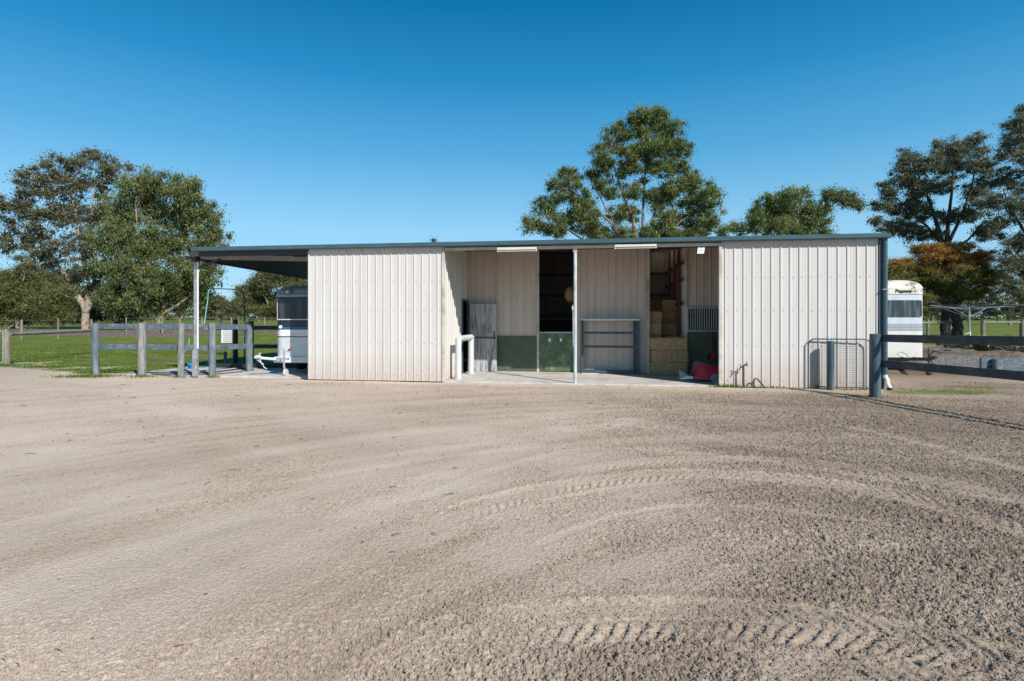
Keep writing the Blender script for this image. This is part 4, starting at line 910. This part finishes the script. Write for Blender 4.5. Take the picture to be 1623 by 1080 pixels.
# --- right float
gy0=17.0; gw,gl=2.04,3.9; gxc=at(1469,gy0)-gw/2
t=thing('horse_float','white and silver horse float with speckled roof cap parked beyond the shed corner','horse float',(gxc,gy0,0),.0)
Zg=lambda py: zat(py,gy0)
mb=MB(); band(mb,gw,gl,.26,Zg(567),Zg(525)); mb.build('body',M['offwhite'],t,smooth=True)
mb=MB(); band(mb,gw,gl,.26,Zg(524.95),Zg(514),-.004); mb.build('grey_stripe',M['greystripe'],t,smooth=True)
mb=MB()
for k in range(4): z=Zg(523.4-k*2.6); band(mb,gw,gl,.26,z-.011,z+.004,.005)
mb.build('pinstripe',M['silver'],t,smooth=True)
mb=MB(); band(mb,gw,gl,.26,Zg(513.9),Zg(466),.0); mb.build('upper_panel',M['silver'],t,smooth=True)
mb=MB(); z=Zg(465.9); band(mb,gw,gl,.26,z-.01,z+.02,.02); band(mb,gw,gl,.26,z+.0201,z+.16,.01); domed(mb,gw,gl,.26,z+.1601,Zg(443),.50,.01); cap=mb.build('roof_cap',M['lichen'],t,smooth=True)
mb=MB(); wr=at(1461,gy0)-gxc; wl=-wr; z0,z1_=Zg(503),Zg(476); rr=.07
ring=[(x,z) for (cx_,cz_,a0) in ((wr-rr,z0+rr,-PI/2),(wr-rr,z1_-rr,0),(wl+rr,z1_-rr,PI/2),(wl+rr,z0+rr,PI)) for x,z in [(cx_+rr*math.cos(a0+PI/2*k/5),cz_+rr*math.sin(a0+PI/2*k/5)) for k in range(6)]]
mb.loft([[(x,y,z) for x,z in ring] for y in (-.012,.0)]); mb.build('window',M['glass2'],t)
fc=bpy.data.curves.new('lettering','FONT'); fc.body='Pegasus'; fc.size=.155; fc.extrude=.004; fc.shear=.15; fc.offset=.004; fc.align_x='CENTER'
fo=bpy.data.objects.new('tmp',fc); COL.objects.link(fo); dg=bpy.context.evaluated_depsgraph_get(); tm=bpy.data.meshes.new_from_object(fo.evaluated_get(dg)); bpy.data.objects.remove(fo)
lo=bpy.data.objects.new('lettering',tm); COL.objects.link(lo); tm.materials.append(M['black']); lo.parent=cap
lo.location=(at(1431,gy0)-gxc,-.022,Zg(463.8)); lo.rotation_euler=(PI/2,0,0); lo.scale=(1.0,.9,1)
mb=MB(); mb.tube([(-.45,.0,Zg(475)),(-.45,-.03,Zg(475))],.01,6); mb.bx(-gw/2+.03,gw/2-.03,-.015,.1,Zg(572),Zg(567.1)); mb.build('front_beam',M['darksteel'],t,bevel=.005)
mb=MB(); cy_=15.45-gy0; cx2=at(1475,15.45)-gxc
mb.bar((-.7,-.02,.36),(cx2,cy_,.46),.05,.09); mb.bar((.75,-.02,.36),(cx2,cy_,.46),.05,.09); mb.tube([(cx2,cy_,.5),(cx2+.02,cy_-.2,.52)],[.045,.05],8); mb.tube([(cx2,cy_+.1,.5),(cx2+.02,cy_-.05,.66),(cx2+.1,cy_-.1,.68)],.014,6)
mb.tube([(cx2-.2,cy_+.3,.5),(cx2-.4,cy_+.3,.46),(cx2-.6,cy_+.3,.5),(cx2-.72,cy_+.3,.58),(cx2-.6,cy_+.3,.64),(cx2-.45,cy_+.3,.58),(cx2-.4,cy_+.3,.5)],.008,6); mb.tube([(cx2,cy_,.42),(cx2+.12,cy_,.25),(cx2+.3,cy_,.3)],.012,5)
mb.build('drawbar',M['darksteel'],t)
mb=MB(); jx,jy=at(1472,15.7)-gxc,15.7-gy0; mb.tube([(jx,jy,.12),(jx,jy,.75)],.026,10); mb.bx(jx-.05,jx+.05,jy-.03,jy+.03,.0,.02); mb.tube([(jx-.04,jy,.08),(jx+.04,jy,.08)],.08,14); mb.build('jockey_stand',M['rust'],t,smooth=True)
for yy in (1.7,2.5):
    for sx in (-1,1): wheel(t,sx*(gw/2-.05),yy,.33,.2)
mb=MB(); mb.bx(-.7,.7,.3,3.5,.26,.38); mb.build('chassis',M['black'],t)
# ================================================================ RIGHT GARDEN
def heap(name,px,py,rx,ry,h,mat,label,seed=1,cat='heap'):
    x0,y0=gp(px,py); vs=[]; n=34
    ux=np.linspace(-1,1,n); U,V_=np.meshgrid(ux,ux); r_=np.sqrt(U**2+V_**2); X_=U*rx; Y_=V_*ry
    z=h*np.clip(1-r_**1.6,0,1)**.8*(.55+.9*fbm(X_+x0,Y_+y0,1.3,4,seed))+ (fbm(X_+x0,Y_+y0,6,3,seed+5)-.5)*.14*(r_<1)-.05
    ids=np.arange(n*n).reshape(n,n); Fc=np.stack([ids[:-1,:-1].ravel(),ids[:-1,1:].ravel(),ids[1:,1:].ravel(),ids[1:,:-1].ravel()],1)
    me=npmesh(name,np.stack([X_.ravel(),Y_.ravel(),z.ravel()],1),Fc,[M[mat]],smooth=True); o=bpy.data.objects.new(name,me); COL.objects.link(o); o.location=(x0,y0,0); tag(o,label,cat); return o
heap('gravel_heap',1508,578,1.9,1.5,.38,'stonepile','spread heap of grey stones behind the white float drawbar',3)
heap('soil_heap',1580,570,3.2,2.0,.34,'soil','dark brown mulch heap behind the blue retaining boards',9)
heap('soil_heap',1440,584,1.1,.5,.10,'soil','thin strip of dirt and litter under the white float',12)
heap('soil_heap',1520,562,1.5,.9,.28,'soil','small dark soil mound in front of the clothes line pole',19)
Yw=gp(1560,588)[1]; x0=at(1557,Yw)
t=thing('retaining_wall','low blue grey board retaining wall with round post in the right garden','retaining wall',(x0,Yw,0))
for (za,zb_) in ((.0,.19),(.195,.385)):
    mb=MB(); mb.bx(0,4.5,-.025,.025,za,zb_-.004); mb.build('board',M['rail_blue'],t,bevel=.005)
mb=MB(); mb.bx(-.05,-.001,-.03,.05,.0,.38); mb.build('end_board',M['rail_blue'],t,bevel=.005)
mb=MB(); post_mesh(mb,.28,-.12,.085,.37); mb.build('post',M['post_teal'],t,smooth=True)
mb=MB(); post_mesh(mb,2.6,-.12,.085,.37); mb.build('post',M['post_teal'],t,smooth=True)
for k_,(px_,rx_,lab_) in enumerate(((90,11,'long low bark mound under the far left gums'),(240,9,'long low bark and log mound under the weeping gum'),(385,8,'low brown mound seen between the yard posts and the float'))):
    heap('bark_mound',px_,533,rx_,2.6,.55,'soil',lab_,30+k_)
# sheets of tin near heap
x,y=gp(1500,566); mb=MB(); mb.box((0,0,.12),(.9,.5,.03),Matrix.Rotation(.25,3,'Z')@Matrix.Rotation(.12,3,'X')); mb.box((.25,.1,.17),(.6,.4,.02),Matrix.Rotation(.5,3,'Z')@Matrix.Rotation(-.1,3,'X')); tag(mb.build('metal_sheet',M['darkpost'],None,(x,y,.1)),'flat grey sheets lying on the stone heap behind the float','sheet')
# rotary clothes line
x,y=gp(1536.5,560); t=thing('clothes_line','rotary clothes hoist on a steel pole near the garden heap','clothes line',(x,y,0))
zt_=zat(487,y); mb=MB(); mb.tube([(0,0,0),(0,0,zt_-.25)],.035,10); mb.tube([(0,0,zt_-.25),(0,0,zt_+.02)],.022,8); mb.build('pole',M['galv'],t,smooth=True)
arms=[]
for k in range(4):
    a=PI/4*.45+PI/2*k; e=(2.6*math.cos(a),2.6*math.sin(a),zt_+.06); arms.append(e)
    mb=MB(); mb.tube([(0,0,zt_-.1),e],.010,6); mb.tube([(0,0,zt_-.45),(e[0]*.45,e[1]*.45,zt_-.04)],.01,6); mb.build('arm',M['galv'],t)
mb=MB()
for f_ in (1,.7,.45):
    P=[(e[0]*f_,e[1]*f_,zt_-.1+(e[2]-zt_+.1)*f_) for e in arms]; mb.tube(P+[P[0]],.003,4)
mb.build('line_wire',M['wire'],t)
mb=MB(); mb.tube([(.0,-.035,zat(526,y)),(.0,-.035,zat(532,y))],.03,8); mb.bar((-.15,-.05,zat(529,y)),(-.02,-.05,zat(527,y)),.03,.03); mb.tube([(-.15,-.05,zat(529,y)),(-.28,-.05,zat(530,y))],.01,6); mb.build('winder',M['white'],t)
# white tubular frame lying on soil
x,y=gp(1583,563); t=thing('garden_chair','white tubular garden chair frame lying upturned on the mulch','chair',(x,y,.35))
mb=MB(); mb.tube([(-.45,0,.0),(-.4,0,.16),(-.3,.0,.22),(.1,0,.26),(.22,0,.24),(.35,-.05,.0)],.014,8); mb.tube([(-.42,.4,.05),(-.3,.4,.25),(.35,.4,.26),(.5,.35,.0)],.014,8); mb.tube([(.1,0,.26),(.1,.4,.26)],.014,8); mb.tube([(-.3,0,.22),(-.3,.4,.25)],.014,8); mb.build('leg_frame',M['white'],t,smooth=True)
mb=MB(); mb.bx(-.3,.1,.02,.38,.235,.25); mb.build('seat',M['white'],t)
# ================================================================ VEGETATION
def leaves(C,Rr,n,L,Wd,droop,upbias=.0,var0=None):
    """C (k,3) clump centres, Rr (k,3) radii; n leaves each"""
    k=len(C); N_=k*n; d=rng.normal(0,1,(N_,3)); d/=np.linalg.norm(d,axis=1)[:,None]; rad=np.minimum(np.abs(rng.normal(0,.62,N_))+.12,1.35)
    P=np.repeat(C,n,0)+d*rad[:,None]*np.repeat(Rr,n,0); P[:,2]-=droop*.0
    a=rng.normal(0,.8,(N_,3))+np.repeat(rng.normal(0,.55,(k,3)),n,0); a[:,2]-=droop*1.8; a/=np.linalg.norm(a,axis=1)[:,None]
    b=np.cross(a,rng.normal(0,1,(N_,3))); b/=np.linalg.norm(b,axis=1)[:,None]
    sz=np.exp(rng.normal(-.12,.38,N_))[:,None]; l=L*sz*(.8+.4*rng.random(N_))[:,None]; w=Wd*sz
    V=np.stack([P-a*l/2,P+b*w/2,P+a*l/2,P-b*w/2],1)
    cv=np.repeat(rng.random(k),n) if var0 is None else np.repeat(var0,n)
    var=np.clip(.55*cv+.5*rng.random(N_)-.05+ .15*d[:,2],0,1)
    return V,var
def limb(mb,a,b,ra,rb,n=5,bow=.12,sides=6):
    a=Vector(a); b=Vector(b); L=(b-a).length; off=Vector((rng.normal(0,bow),rng.normal(0,bow),abs(rng.normal(0,bow*.6))))*L
    pts=[];rs=[]
    for i in range(n+1):
        u=i/n; p=a.lerp(b,u)+off*math.sin(PI*u)*.6+Vector((rng.normal(0,.012),rng.normal(0,.012),0))*L*(0<i<n); pts.append(p); rs.append(ra+(rb-ra)*u)
    mb.tube(pts,rs,sides,cap=False); return pts
def tree(name,label,Yd,basepx,blobs,stems,leaf,bark,lsize,nsub,nleaf,droop=.5,depth=.75,clump=.9,group='trees around the paddock',flat=.7,thick=1.0,redtop=None,cat='tree',crot=None):
    """blobs: (px,py,rx,ry) of each foliage mass surveyed at distance Yd; stems: polylines [(px,py,r px)...]"""
    x0=at(basepx,Yd); sc=Yd/F; t=thing(name,label,cat,(x0,Yd,0),0,group)
    L3=lambda px,py,dy=0.0: Vector((at(px,Yd+dy)-x0,dy,zat(py,Yd+dy)))
    nsub=int(nsub*2.1); clump*=1.38; lsize*=1.32; nleaf=int(nleaf*1.3)
    mb=MB(); nodes=[]
    for st in stems:
        pts=[]; dy=0; ddy=rng.normal(0,.5)*sc*18/max(len(st),1)
        for (px,py,r) in st: pts.append((L3(px,py,dy),r*sc*(.62 if py<480 else .8))); dy+=ddy
        P=[]; Rr=[]
        for (p,r),(q,r2) in zip(pts[:-1],pts[1:]):
            for k in range(4): u=k/4; P.append(p.lerp(q,u)+Vector((rng.normal(0,.15),rng.normal(0,.15),0))*r*(k>0)); Rr.append(r+(r2-r)*u)
        P.append(pts[-1][0]); Rr.append(pts[-1][1]); mb.tube(P,Rr,9)
        nodes+=[(p,r) for p,r in zip(P,Rr)][len(P)//3:]
    cents=[];rads=[];cv=[]
    area=sum(b[2]*b[3] for b in blobs)
    for (px,py,rx,ry) in blobs:
        dyc=rng.normal(0,.35)*rx*sc*depth; c=L3(px,py,dyc)
        best=min(nodes,key=lambda q:(q[0]-c).length+ (4*sc*10 if q[0].z>c.z+ry*sc*.3 else 0))
        k=max(3,int(nsub*rx*ry/area)); tip=c+Vector((0,0,-ry*sc*.2))
        pts=limb(mb,best[0],tip,min(best[1]*.6,rx*sc*.05),.02*max(1,sc*12),6,.1)
        bv=rng.random()
        for q_ in range(4):
            d=rng.normal(0,1,3); d/=np.linalg.norm(d); limb(mb,pts[rng.integers(1,len(pts)-1)],c+Vector((d[0]*rx*sc*.9,d[1]*rx*sc*.6,abs(d[2])*ry*sc*.8)),min(best[1]*.3,rx*sc*.022),.008*max(1,sc*14),5,.12,5)
        for i in range(k):
            d=rng.normal(0,1,3); d/=np.linalg.norm(d); rr_=rng.random()**.45
            cc=c+Vector((d[0]*rx*sc*rr_,d[1]*rx*sc*rr_*depth,d[2]*ry*sc*rr_))
            cr=clump*(.65+.7*rng.random())*sc*11*thick
            cents.append(tuple(cc)); rads.append((cr,cr,cr*flat)); cv.append(.6*bv*.5+.7*rng.random())
            if rng.random()<.85:
                q=pts[rng.integers(2,len(pts))]; limb(mb,q,cc+Vector((0,0,-cr*.3)),.016*max(1.2,sc*16),.008*max(1,sc*14),3,.1,4)
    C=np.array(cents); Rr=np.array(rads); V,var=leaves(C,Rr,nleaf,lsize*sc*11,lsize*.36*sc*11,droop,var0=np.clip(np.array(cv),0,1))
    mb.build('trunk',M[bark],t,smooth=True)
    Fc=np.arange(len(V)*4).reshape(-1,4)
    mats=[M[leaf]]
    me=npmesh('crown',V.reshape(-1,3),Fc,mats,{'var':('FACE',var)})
    if redtop:
        me.materials.append(M[redtop[0]]); zc=V[:,:,2].mean(1); zh=zat(redtop[1],Yd)
        mi=((zc+rng.normal(0,.35,len(zc)))>zh).astype(np.int32); me.polygons.foreach_set('material_index',mi)
    o=bpy.data.objects.new('crown',me); COL.objects.link(o); o.parent=t; return t
# A: tall pale-barked gum, far left
tree('gum_tree','tall airy gum with white trunk and bronze green crown, leftmost big tree',72,134,
 [(92,262,34,24),(135,252,28,18),(180,262,26,22),(50,292,34,24),(95,300,40,26),(145,292,34,24),(20,325,30,26),(66,340,36,28),(118,345,34,28),(160,330,26,24),(8,365,22,22),(45,378,30,22),(92,392,32,24),(140,385,24,30),(15,392,20,14),(75,425,24,20),(130,430,26,22),(60,405,18,12),(112,460,22,16),(150,462,18,16),(60,448,22,14),(95,440,22,16),(165,440,16,20)],
 [[(135,523,7),(136,500,6.5),(132,484,5.5),(118,455,4.8),(100,432,4),(85,408,3.2),(66,388,2.2),(40,360,1.2)],[(136,495,6),(140,480,6),(142,455,4.5),(134,420,3.6),(124,370,3),(118,330,2.2),(108,290,1.2)],[(138,485,5),(146,460,4.6),(152,430,3.6),(148,400,3),(140,350,2.2),(150,300,1.2)],[(130,482,4),(112,462,2.2),(98,440,1.8),(105,410,1.2)]],
 'leafA','bark',.23,185,150,droop=.45,clump=.74,depth=.8)
# B: dense weeping gum
tree('gum_tree','dense weeping green gum with broad dome crown beside the white trunked gum',70,250,
 [(255,288,34,22),(215,300,32,26),(290,305,32,26),(190,340,36,34),(240,335,36,30),(290,345,34,30),(325,345,22,26),(180,385,34,34),(225,385,36,34),(275,390,36,34),(325,385,30,28),(345,378,18,18),(175,430,28,34),(215,440,34,36),(260,440,34,36),(305,430,30,30),(180,475,26,28),(215,485,30,22),(285,470,28,26),(320,462,18,26),(345,405,14,14),(250,480,26,20),(330,430,20,22)],
 [[(252,520,7),(252,500,6),(246,470,4),(235,430,3.2),(220,380,2.4),(215,330,1.4)],[(253,505,5),(262,480,3.6),(275,450,3),(290,410,2.2),(300,360,1.2)],[(256,500,3.5),(280,485,2.6),(300,470,1.8),(320,450,1)]],
 'leafB','bark2',.235,330,190,droop=.9,clump=.80,depth=.8,flat=1.0)
# C: big gum behind shed
tree('gum_tree','large multi stemmed gum rising behind the middle of the shed roof',36,1010,
 [(1032,192,28,20),(1062,215,26,26),(1000,205,28,22),(975,222,24,22),(1035,235,34,26),(1075,235,20,24),(955,255,22,28),(990,262,26,26),(1040,270,30,26),(1078,262,16,18),(942,288,16,18),(905,275,20,18),(890,300,24,22),(868,330,24,24),(845,358,18,18),(880,362,26,20),(915,312,20,20),(930,345,24,24),(960,375,24,18),(1060,305,30,22),(1095,292,24,22),(1120,310,22,24),(1095,335,32,26),(1055,350,30,24),(1128,350,24,24),(1025,372,26,18),(1085,375,34,16),(1045,182,22,14),(1015,185,20,14),(1145,368,10,12),(1005,300,20,16),(965,300,20,18),(930,325,18,18),(945,368,24,16),(905,348,22,20),(978,340,20,18),(1002,335,18,16),(1038,318,26,18),(1015,245,24,20),(990,372,20,14),(1060,372,26,14),(1100,365,22,14)],
 [[(1012,520,12),(1012,420,9),(1010,385,5.5),(1003,345,4),(988,310,3),(975,270,2),(965,240,1.2)],[(1012,430,8),(1018,370,4.4),(1020,325,3.4),(1022,280,2.4),(1030,225,1.3)],[(1014,430,6),(1028,370,3.4),(1042,325,2.4),(1060,285,1.3)],[(1008,430,6),(990,385,3.4),(965,350,2.4),(930,320,1.6),(905,300,1)],[(1010,420,5),(985,370,2.6),(960,330,2),(945,300,1.1)],[(1006,440,5),(960,400,2.6),(915,375,1.8),(880,350,1)],[(1016,420,5),(1050,385,2.6),(1080,350,1.8),(1110,330,1)]],
 'leafC','bark2',.19,480,190,droop=.6,clump=.62,depth=.9,flat=.8)
# D
tree('gum_tree','broad low gum crown showing above the roof right of the largest gum',46,1250,
 [(1240,318,32,18),(1215,335,30,20),(1265,340,34,22),(1195,355,26,18),(1235,360,36,16),(1290,352,24,20),(1325,312,24,14),(1350,322,20,14),(1305,332,18,14),(1168,366,16,12),(1280,372,30,12),(1310,375,18,10),(1262,306,24,10)],
 [[(1250,520,9),(1250,420,6),(1248,385,3.2),(1243,350,2.4),(1235,325,1.2)],[(1252,420,5),(1262,380,2.6),(1285,352,1.8),(1320,328,1)],[(1246,430,4),(1220,390,2.2),(1200,360,1.2)]],
 'leafC','bark2',.19,150,170,droop=.6,clump=.68,depth=.9,flat=.8)
# E
tree('gum_tree','grey green gum with dark forked limbs above the red tipped tree',50,1500,
 [(1440,245,18,14),(1505,235,26,20),(1545,232,22,20),(1475,262,24,20),(1435,275,22,22),(1520,265,30,20),(1560,262,16,20),(1455,300,24,20),(1410,305,18,20),(1395,330,14,14),(1430,335,26,18),(1485,295,22,16),(1550,300,20,20),(1465,335,20,18),(1540,335,24,20),(1415,360,24,14),(1450,368,24,14),(1505,345,18,16),(1388,350,10,10),(1560,370,20,18),(1480,372,22,12)],
 [[(1500,560,9),(1500,480,8),(1498,410,6.5),(1492,380,5.5),(1480,340,4),(1465,300,2.6),(1450,265,1.4)],[(1499,400,6),(1502,360,4.4),(1508,310,3.2),(1512,260,1.6)],[(1500,395,5),(1520,350,3.4),(1540,300,2.2),(1548,255,1.2)],[(1495,390,4.5),(1470,360,3),(1440,330,2),(1415,310,1.1)],[(1504,400,4),(1535,380,2.6),(1560,350,1.4)]],
 'leafD','bark3',.19,270,140,droop=.35,clump=.66,depth=.9,flat=.65)
# F
tree('gum_tree','tall dark gum crown cut by the right edge of the view',44,1650,
 [(1615,205,24,24),(1640,180,30,26),(1660,220,40,30),(1600,240,22,20),(1625,255,28,22),(1595,285,26,20),(1640,290,34,22),(1605,325,30,22),(1585,350,22,18),(1640,345,34,24),(1610,380,28,20),(1600,415,24,18),(1640,420,34,24),(1600,445,22,16),(1700,260,50,40),(1700,340,50,40),(1615,470,22,14),(1575,320,16,14)],
 [[(1655,560,10),(1655,450,8),(1650,380,6),(1640,320,4),(1630,260,2.4),(1635,200,1.2)],[(1652,420,5),(1625,370,3.4),(1600,330,2),(1590,300,1)],[(1654,450,4),(1625,420,2.6),(1600,400,1.4)]],
 'leafD','bark3',.19,320,145,droop=.4,clump=.70,depth=.8,flat=.7)
# G: red tipped
tree('lilly_pilly','rounded dark tree with rust red new growth on top beyond the white float',47,1517,
 [(1440,425,32,18),(1490,408,34,16),(1540,412,34,18),(1425,448,24,16),(1465,440,30,20),(1515,435,34,22),(1560,438,24,20),(1440,472,26,16),(1490,465,28,16),(1545,465,24,14),(1575,440,10,14),(1415,425,14,14),(1470,395,26,9),(1510,394,30,8),(1460,490,20,10)],
 [[(1517,534,10),(1517,515,9),(1516,490,8),(1513,470,5.5),(1500,440,3)],[(1516,490,5),(1530,465,3.4),(1548,440,1.8)],[(1514,480,4.5),(1490,455,3),(1460,440,1.6)]],
 'leafG','bark3',.15,420,210,droop=.1,clump=.56,depth=.95,flat=.6,redtop=('leafR',424))
# H: wattle clump under awning, and background bush
tree('wattle_tree','olive bushy wattle seen under the awning behind the horse float',58,450,
 [(425,445,30,20),(465,440,34,20),(400,465,24,22),(440,475,34,22),(480,470,34,26),(515,460,34,30),(395,490,22,14),(430,492,26,14),(470,494,30,12),(510,490,34,14),(440,432,26,10)],
 [[(450,512,4),(448,490,3.2),(440,460,2),(430,440,1)],[(452,505,3),(468,470,1.8),(480,450,1)],[(428,512,1.6),(424,480,1.2),(415,460,.7)],[(470,512,1.6),(474,480,1.2),(480,460,.7)]],
 'leafH','bark2',.18,230,150,droop=.2,clump=.75,depth=.7)
tree('gum_tree','small dark gum between the awning post and the wattle',95,385,
 [(345,480,18,12),(365,488,18,10),(325,490,16,10),(385,478,14,14)],[[(350,512,2.4),(352,492,1.6),(348,480,.8)]],'leafA','bark2',.16,60,110,droop=.3,clump=.6)
tree('gum_tree','low bushy olive tree at the far left edge',60,30,
 [(20,440,34,18),(50,452,22,18),(5,465,34,22),(45,480,30,24),(15,500,34,20),(70,490,26,22),(45,425,14,8),(35,408,8,6),(95,470,20,20),(95,500,26,16)],
 [[(28,520,3.5),(26,490,2.8),(18,460,1.8),(12,440,1)],[(30,500,2.6),(34,470,1.6),(38,440,1)]],
 'leafH','bark',.19,210,150,droop=.25,clump=.8)
tree('gum_tree','shadowy dark understorey tree between the two big left gums',80,100,
 [(85,450,24,18),(105,480,24,20),(75,500,24,14),(125,500,20,14),(160,495,26,18),(200,500,26,14),(110,440,20,16)],
 [[(100,516,3),(98,480,2),(95,455,1)]],'leafD','bark3',.17,130,130,droop=.3,clump=.8)
tree('gum_tree','tiny tree tip poking above the roof line',120,690,[(690,384,5,5),(688,396,8,6),(695,405,12,8)],[[(690,508,1.2),(690,440,.9),(690,390,.4)]],'leafD','bark3',.14,16,70,clump=.45)
# distant shelter belt
def proto_tree(leaf,label,h):
    t=thing('distant_tree',label,'tree',(0,0,0),0,'far off paddock trees'); mb=MB(); mb.tube([(0,0,-.2),(.1,0,h*.3),(0,.1,h*.6)],[h*.03,h*.022,h*.01],7)
    C=[];Rr=[]
    for i in range(34):
        a=rng.random()*2*PI; r=rng.random()**.5*h*.42; z=h*(.30+.62*rng.random()); r*=math.sqrt(max(.15,1-((z/h-.5)/.5)**2)); c=(r*math.cos(a),r*math.sin(a),z); C.append(c); q=h*.10*(.7+.6*rng.random()); Rr.append((q,q,q*.7))
        limb(mb,(0,0,h*.35),c,h*.008,h*.003,3,.1,4)
    V,var=leaves(np.array(C),np.array(Rr),150,h*.035,h*.02,.2); mb.build('trunk',M['bark2'],t)
    me=npmesh('crown',V.reshape(-1,3),np.arange(len(V)*4).reshape(-1,4),[M[leaf]],{'var':('FACE',var)}); o=bpy.data.objects.new('crown',me); COL.objects.link(o); o.parent=t; return t
pa=proto_tree('leafH','',9.0); pbb=proto_tree('leafD','',10.0)
spots=[(-10,120,0),(60,150,1),(150,140,0),(190,160,1),(230,150,0),(285,170,1),(320,130,0),(350,190,1),(378,150,0),(410,200,1),(1420,150,1),(1448,110,0),(1478,170,1),(1500,140,0),(1535,160,1),(1560,120,1),(1580,180,0),(1600,115,1),(1622,150,0),(1650,130,1),(1690,150,0),(-60,140,1)]
names_={0:'olive',1:'grey green'}
for i,(px,Yd,k) in enumerate(spots):
    x=at(px,Yd); src=pa if k==0 else pbb
    if px<300: where='behind the big left gums'
    elif px<430: where='seen between the awning post and the float'
    else: where='beyond the right hand paddock'
    lab='distant %s tree %s, %s along the belt'%(names_[k],where,['first','second','third','fourth','fifth','sixth','seventh','eighth','ninth','tenth','eleventh'][i%11])
    s_=.62+.5*rng.random()
    if i<1 or (k==1 and i==1):
        src.location=(x,Yd,0); src.scale=(s_,s_,s_); src['label']=lab
    else: copy_thing(src,(x,Yd,0),rng.random()*6,lab,(s_*1.2,s_*1.2,s_))
far=[];fr=[]
for i in range(1500):
    px=-900+3400*rng.random(); Yd=260+160*rng.random(); h=(6+6*rng.random())*(1.0+.25*math.sin(px*.02)); z=h*rng.random()**1.5; far.append((at(px,Yd),Yd,z)); q=2.0+1.6*rng.random(); fr.append((q*1.5,q,q*.8))
V,var=leaves(np.array(far),np.array(fr),60,1.5,1.0,.1)
o=bpy.data.objects.new('distant_woods',npmesh('distant_woods',V.reshape(-1,3),np.arange(len(V)*4).reshape(-1,4),[M['leafH']],{'var':('FACE',var)})); COL.objects.link(o); tag(o,'far off continuous belt of low woodland along the horizon','woods',kind='stuff')
# yellow flowering shrub and dark plant
def shrub(name,label,px,Yd,w,h,leaf,top=None,n=40,cat='shrub'):
    x=at(px,Yd); t=thing(name,label,cat,(x,Yd,0)); C=[];Rr=[]
    mb=MB()
    for i in range(n):
        a=rng.random()*2*PI; r=rng.random()**.5*w/2; z=h*(.2+.75*rng.random()*math.sqrt(max(.1,1-(2*r/w)**2))); C.append((r*math.cos(a),r*math.sin(a),z)); q=.13*w/1.4; Rr.append((q,q,q*.7)); mb.tube([(0,0,0),(r*.4*math.cos(a),r*.4*math.sin(a),z*.5),C[-1]],[.014,.01,.004],4)
    V,var=leaves(np.array(C),np.array(Rr),110,.07,.03,.0); mb.build('stem',M['bark2'],t)
    me=npmesh('foliage',V.reshape(-1,3),np.arange(len(V)*4).reshape(-1,4),[M[leaf]],{'var':('FACE',var)})
    if top:
        me.materials.append(M[top]); zc=V[:,:,2].mean(1); me.polygons.foreach_set('material_index',((zc+rng.normal(0,.03,len(zc)))>h*.78).astype(np.int32))
    o=bpy.data.objects.new('foliage',me); COL.objects.link(o); o.parent=t
shrub('flowering_shrub','low green shrub topped with yellow flowers in the right garden',1556,25,1.5,.86,'leafC','leafY',60)
shrub('dark_shrub','low dark spreading shrub near the right edge behind the fence',1612,24,1.6,.85,'leafD',None,50)
shrub('dark_shrub','small dark shrub at the foot of the red tipped tree',1512,30,1.4,.45,'leafD',None,40)
# ================================================================ CAMERA, LIGHT, SKY
cam=bpy.data.cameras.new('camera'); cam.lens=F/1623*36; cam.sensor_width=36; cam.shift_y=-(540-HZ)/1623; cam.clip_end=4000; cam.clip_start=.05
co=bpy.data.objects.new('camera',cam); COL.objects.link(co); co.location=(0,0,EYE); co.rotation_euler=(PI/2,0,0); S.camera=co
EL=R(37.5); AZ=math.atan(.745)          # horizontal travel of light: (-sin AZ, cos AZ)
dv=Vector((-math.sin(AZ)*math.cos(EL),math.cos(AZ)*math.cos(EL),-math.sin(EL)))
sun=bpy.data.lights.new('sun','SUN'); sun.energy=4.5; sun.angle=R(.53); sun.color=(1,.965,.92)
so_=bpy.data.objects.new('sun',sun); COL.objects.link(so_); so_.rotation_euler=dv.to_track_quat('-Z','Y').to_euler(); so_.location=(10,-12,20)
w=bpy.data.worlds.new('World'); S.world=w; w.use_nodes=True; t=w.node_tree; bg=t.nodes['Background']
sky=t.nodes.new('ShaderNodeTexSky'); sky.sky_type='NISHITA'; sky.sun_disc=False; sky.sun_elevation=EL
sky.sun_rotation=math.atan2(-dv.x,-dv.y); sky.altitude=0; sky.air_density=1.0; sky.dust_density=.3; sky.ozone_density=3.0
tcw=t.nodes.new('ShaderNodeTexCoord'); sxw=t.nodes.new('ShaderNodeSeparateXYZ'); t.links.new(tcw.outputs['Generated'],sxw.inputs[0])
tint=ramp(t,sxw.outputs['Z'],[(0.0,(.62,.86,1.10)),(.12,(.60,.92,1.12)),(.30,(.42,.92,1.15)),(.48,(.15,.80,1.10)),(.7,(.12,.75,1.05))])
g0=ramp(t,sxw.outputs['Z'],[(0.0,(.43,.72,.93)),(.145,(.335,.68,.93)),(.27,(.10,.44,.76)),(.38,(.015,.28,.59)),(.49,(.0,.17,.40)),(.9,(.0,.15,.36))])
sc_=N(t,'ShaderNodeVectorMath',operation='SCALE'); t.links.new(g0,sc_.inputs[0]); sc_.inputs['Scale'].default_value=6.5
t.links.new(mixc(t,.75,mixc(t,1.0,sky.outputs[0],tint,'MULTIPLY'),sc_.outputs[0]),bg.inputs[0]); bg.inputs[1].default_value=.11
S.view_settings.view_transform='Standard'; S.view_settings.look='None'; S.view_settings.exposure=.4; S.view_settings.gamma=1
